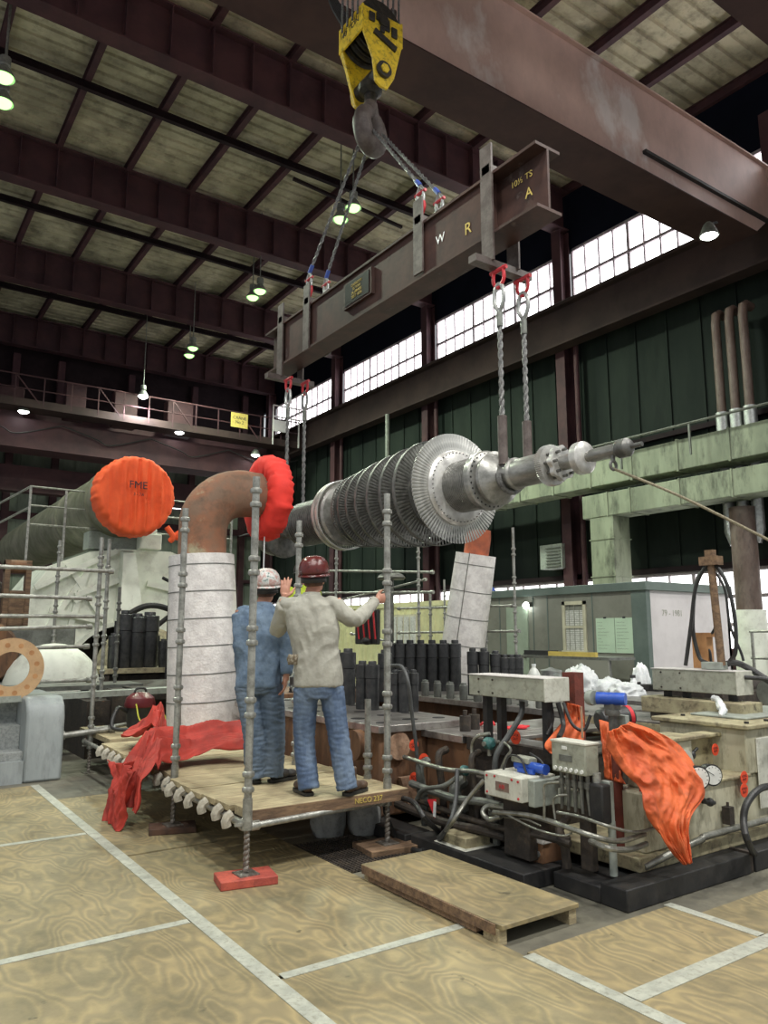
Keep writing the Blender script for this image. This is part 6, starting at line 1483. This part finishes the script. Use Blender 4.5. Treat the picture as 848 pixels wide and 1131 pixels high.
def person(lab, fwd, z0, hip, sh_c, head_c, legs, arms, mats, sh_w=.20, shirt_hem=None, look=None, hat=None, hatR=None, hair=True, bulk=1., seed=0, leglen=None, baggy=1.):
    f = V((fwd[0],fwd[1],0)).normalized(); rt_ = V((f.y,-f.x,0)); R = Matrix((rt_,f,V((0,0,1)))).transposed()
    lk = V(look).normalized() if look else f; rl = V((lk.y,-lk.x,0)).normalized(); RH = Matrix((rl,V((0,0,1)).cross(rl)*1.0,V((0,0,1)))).transposed()
    RH = Matrix((rl, lk, rl.cross(lk))).transposed()
    root = thing('person', lab, 'person', (hip.x,hip.y,z0))
    shL = sh_c-rt_*sh_w; shR = sh_c+rt_*sh_w; hipL = hip-rt_*.095; hipR = hip+rt_*.095
    # body
    b = MB(); chest = sh_c.lerp(hip,.35)
    loft(b,[(hip-V((0,0,.08)),.12,.085),(hip+V((0,0,.05)),.145,.10),(hip.lerp(sh_c,.4),.125,.085),(chest,.15,.095),(sh_c-V((0,0,.03)),.15,.08),(sh_c+V((0,0,.03)),.06,.055)],R)
    b.tube([sh_c-V((0,0,.03)),sh_c.lerp(head_c,.45),head_c-V((0,0,.05))],[.062,.056,.055],16)
    H = head_c
    def he(dx,dy,dz,rx,ry,rz):
        k_ = MB().sphere((0,0,0),1,20,14); b.add([H+RH@V((dx+p.x*rx,dy+p.y*ry,dz+p.z*rz)) for p in k_.v],k_.f)
    he(0,0,.015,.075,.094,.105); he(0,.035,-.055,.055,.055,.06); he(0,.098,-.012,.011,.018,.022); he(0,.088,.015,.009,.012,.03); he(0,.082,-.055,.024,.012,.008); he(0,.075,-.09,.022,.02,.016)
    for s_ in (-1,1): he(s_*.076,-.005,-.01,.010,.018,.032); he(s_*.032,.080,.028,.016,.014,.008); he(s_*.030,.083,.018,.013,.010,.008)
    for (sh,el,wr,hd) in ((shL,)+arms[0],(shR,)+arms[1]):
        limb(b, sh, el, wr, .048,.04,.026)
        if hd: hand(b, wr, *hd)
    for (hp,kn,an,td) in ((hipL,)+legs[0],(hipR,)+legs[1]): limb(b, hp, kn, an+V((0,0,.10)), .075,.055,.04)
    obj('body', remesh(b,.0058,3), 'skin', root, smooth=1.4)
    if hair:
        m = MB(); k_ = MB().sphere((0,0,0),1,24,16)
        vs = [H+RH@V((p.x*.083,-.012+p.y*.098,.012+p.z*.108)) for p in k_.v]; fs = [f_ for f_ in k_.f if all(((RH.transposed()@(vs[i]-H)).y < .03 and (RH.transposed()@(vs[i]-H)).z > -.055) for i in f_)]
        obj('hair', m.add(vs,fs), 'hair', root, smooth=1.4)
    # trousers
    j = MB(); g = .018*baggy
    loft(j,[(hip-V((0,0,.10)),.135+g*.5,.105+g*.5),(hip-V((0,0,.02)),.165+g*.4,.125+g*.4),(hip+V((0,0,.10)),.155,.115)],R)
    for (hp,kn,an,td) in ((hipL,)+legs[0],(hipR,)+legs[1]):
        limb(j, hp-V((0,0,.03)), kn, an+V((0,0,.045)), .088+g*.6,.062+g,.058+g*1.1)
    obj('trousers', remesh(j,.008,5,wrinkle(.0045*baggy,13,(.8,.8,1.9),seed)), mats[1], root, smooth=1.4)
    for (kn,an,td) in legs: boot(root, an, td, mats[2])
    # shirt
    s = MB(); hem = hip+V((0,0,-.02 if shirt_hem is None else shirt_hem)); q = bulk
    loft(s,[(hem,.175*q,.13*q),(hem+V((0,0,.10)),.172*q,.128*q),(hem.lerp(sh_c,.45),.165*q,.118*q),(chest,.19*q,.128*q),(sh_c-V((0,0,.07)),.185*q,.118*q),(sh_c-V((0,0,.01)),.14*q,.10*q),(sh_c+V((0,0,.045)),.085,.075)],R)
    for s_,sh in ((-1,shL),(1,shR)): ell(s, sh-V((0,0,.025))-rt_*s_*.03, .07,.075,.06, R)
    for (sh,el,wr,hd) in ((shL,)+arms[0],(shR,)+arms[1]):
        w2 = wr-(wr-el).normalized()*.02; limb(s, sh-V((0,0,.035)), el, w2, .068*q,.057*q,.042)
    sm = remesh(s,.008,12,wrinkle(.010,8,(1.5,1.5,.8),seed+3))
    so = obj('shirt', sm, mats[0], root, smooth=1.4)
    # collar, cuffs
    nk = sh_c.lerp(head_c,.30); m = MB()
    m.tube([nk-V((0,0,.035))-f*.005, nk+V((0,0,.012))],[.078,.066],24,caps=False); obj('collar', m, mats[0], so, solid=.006)
    m = MB()
    for (sh,el,wr,hd) in ((shL,)+arms[0],(shR,)+arms[1]): dd = (wr-el).normalized(); m.tube([wr-dd*.055,wr-dd*.01],[.044,.040],20,caps=False)
    obj('cuff', m, mats[0], so, solid=.006)
    m = MB(); yk = sh_c-V((0,0,.09))
    if hat: hR = hatR or RH; helmet(root, H+RH@V((0,0,.045)), hR, hat)
    return root, R
# the man in the grey shirt, gripping the pole
Z0 = .458
A = uh(341,884,5.93); A.z = Z0; B = uh(383,876,5.93); B.z = Z0
fw = V((.45,.89,0)).normalized()
hip = uh(352,756,5.98); shc = uh(343,664,6.0); hd = uh(347,640,6.02)
hd.z += .0
poleC = V((3.56,5.09,0))
wrR = uh(415,663,6.2); elR = uh(392,684,6.02)
hz_ = uh(418,652,6.2).z
look = (.75,.66,.16)
gripdir = (V((poleC.x,poleC.y,hz_))-wrR); 
left = (uh(307,696,6.12), uh(314,660,6.22), (uh(318,626,6.25)-uh(315,656,6.22), V((.3,.9,0)), V((.82,-.57,.0)), .10, .22))
right = (elR, wrR, (V((.80,-.50,.25)), V((.3,.95,.0)), V((0,0,1)), .85, .05))
p1_, R1 = person('man in loose grey work shirt and maroon hard hat gripping the pole', fw, Z0, hip, shc, hd,
    ((uh(336,816,6.0),A+V((0,0,0)),(.15,1)),(uh(373,808,5.97),B,(.95,.45))), (left,right),
    ('shirt_grey','jeans_blue','boot_brown'), sh_w=.195, look=look, hat='helmet_maroon', seed=2, bulk=1.04, shirt_hem=-.01)
# the man in the denim shirt
A2 = uh(283,862,6.45); A2.z = .452; B2 = uh(300,858,6.48); B2.z = .452
hip2 = uh(286,752,6.5); sh2 = uh(289,674,6.5); hd2 = uh(294,652,6.52)
p2_, R2 = person('man in blue denim shirt and sticker covered hard hat, arms down', (.5,.86), .452, hip2, sh2, hd2,
    ((uh(281,810,6.45),A2,(.35,1)),(uh(302,812,6.5),B2,(1,.25))),
    ((uh(266,715,6.45), uh(268,752,6.6), (V((.1,.2,-1)), V((1,0,0)), V((.5,.86,0)), .35)), (uh(317,715,6.5), uh(316,747,6.42), (V((-.05,.15,-1)), V((-1,0,0)), V((.5,.86,0)), .35))),
    ('denim_shirt','jeans_grey','boot_dark'), sh_w=.175, look=(.55,.80,.15), hat='helmet_sticker', seed=9, bulk=1.06, baggy=1.7, shirt_hem=-.05)
# third man beyond, mostly hidden by the raised hand
H3 = 10.8; hp3 = uh(333,738,H3); hp3.z = .865+.90; s3 = uh(333,661,H3); s3.z = .865+1.40; h3 = s3+V((0,0,.20)); base3 = V((hp3.x,hp3.y,.865))
person('man in yellow high visibility shirt standing beyond the raised hand', (-.5,-.86), .865, hp3, s3, h3,
    ((hp3+V((-.05,-.03,-.45)),base3+V((.10,-.05,0)),(-.5,-.86)),(hp3+V((.05,-.03,-.45)),base3+V((-.10,.05,0)),(-.5,-.86))),
    ((s3+V((.25,-.08,-.28)), s3+V((.22,-.2,-.5)), None),(s3+V((-.25,.02,-.28)), s3+V((-.24,-.1,-.5)), None)),
    ('hi_vis','jeans_grey','boot_dark'), look=(-.5,-.86,0), hat='hose_black', seed=20)
# folded gloves on the belt
c = uh(323,728,5.9)
t = thing('work_gloves', 'bunched camouflage work gloves tucked at the grey shirted man\'s hip', 'gloves', c)
m = MB().sphere(c,.045,16,10,(1,1,.8)); 
for k in range(4): m.tube(curve([c+V((-.03+.02*k,-.01,0)),c+V((-.04+.03*k,-.03,.03)),c+V((-.05+.03*k,-.035,-.0)),c+V((-.04+.025*k,-.03,-.04))],3),.013,8)
obj('fabric', remesh(m,.006,2), 'camo', t, smooth=1.4)
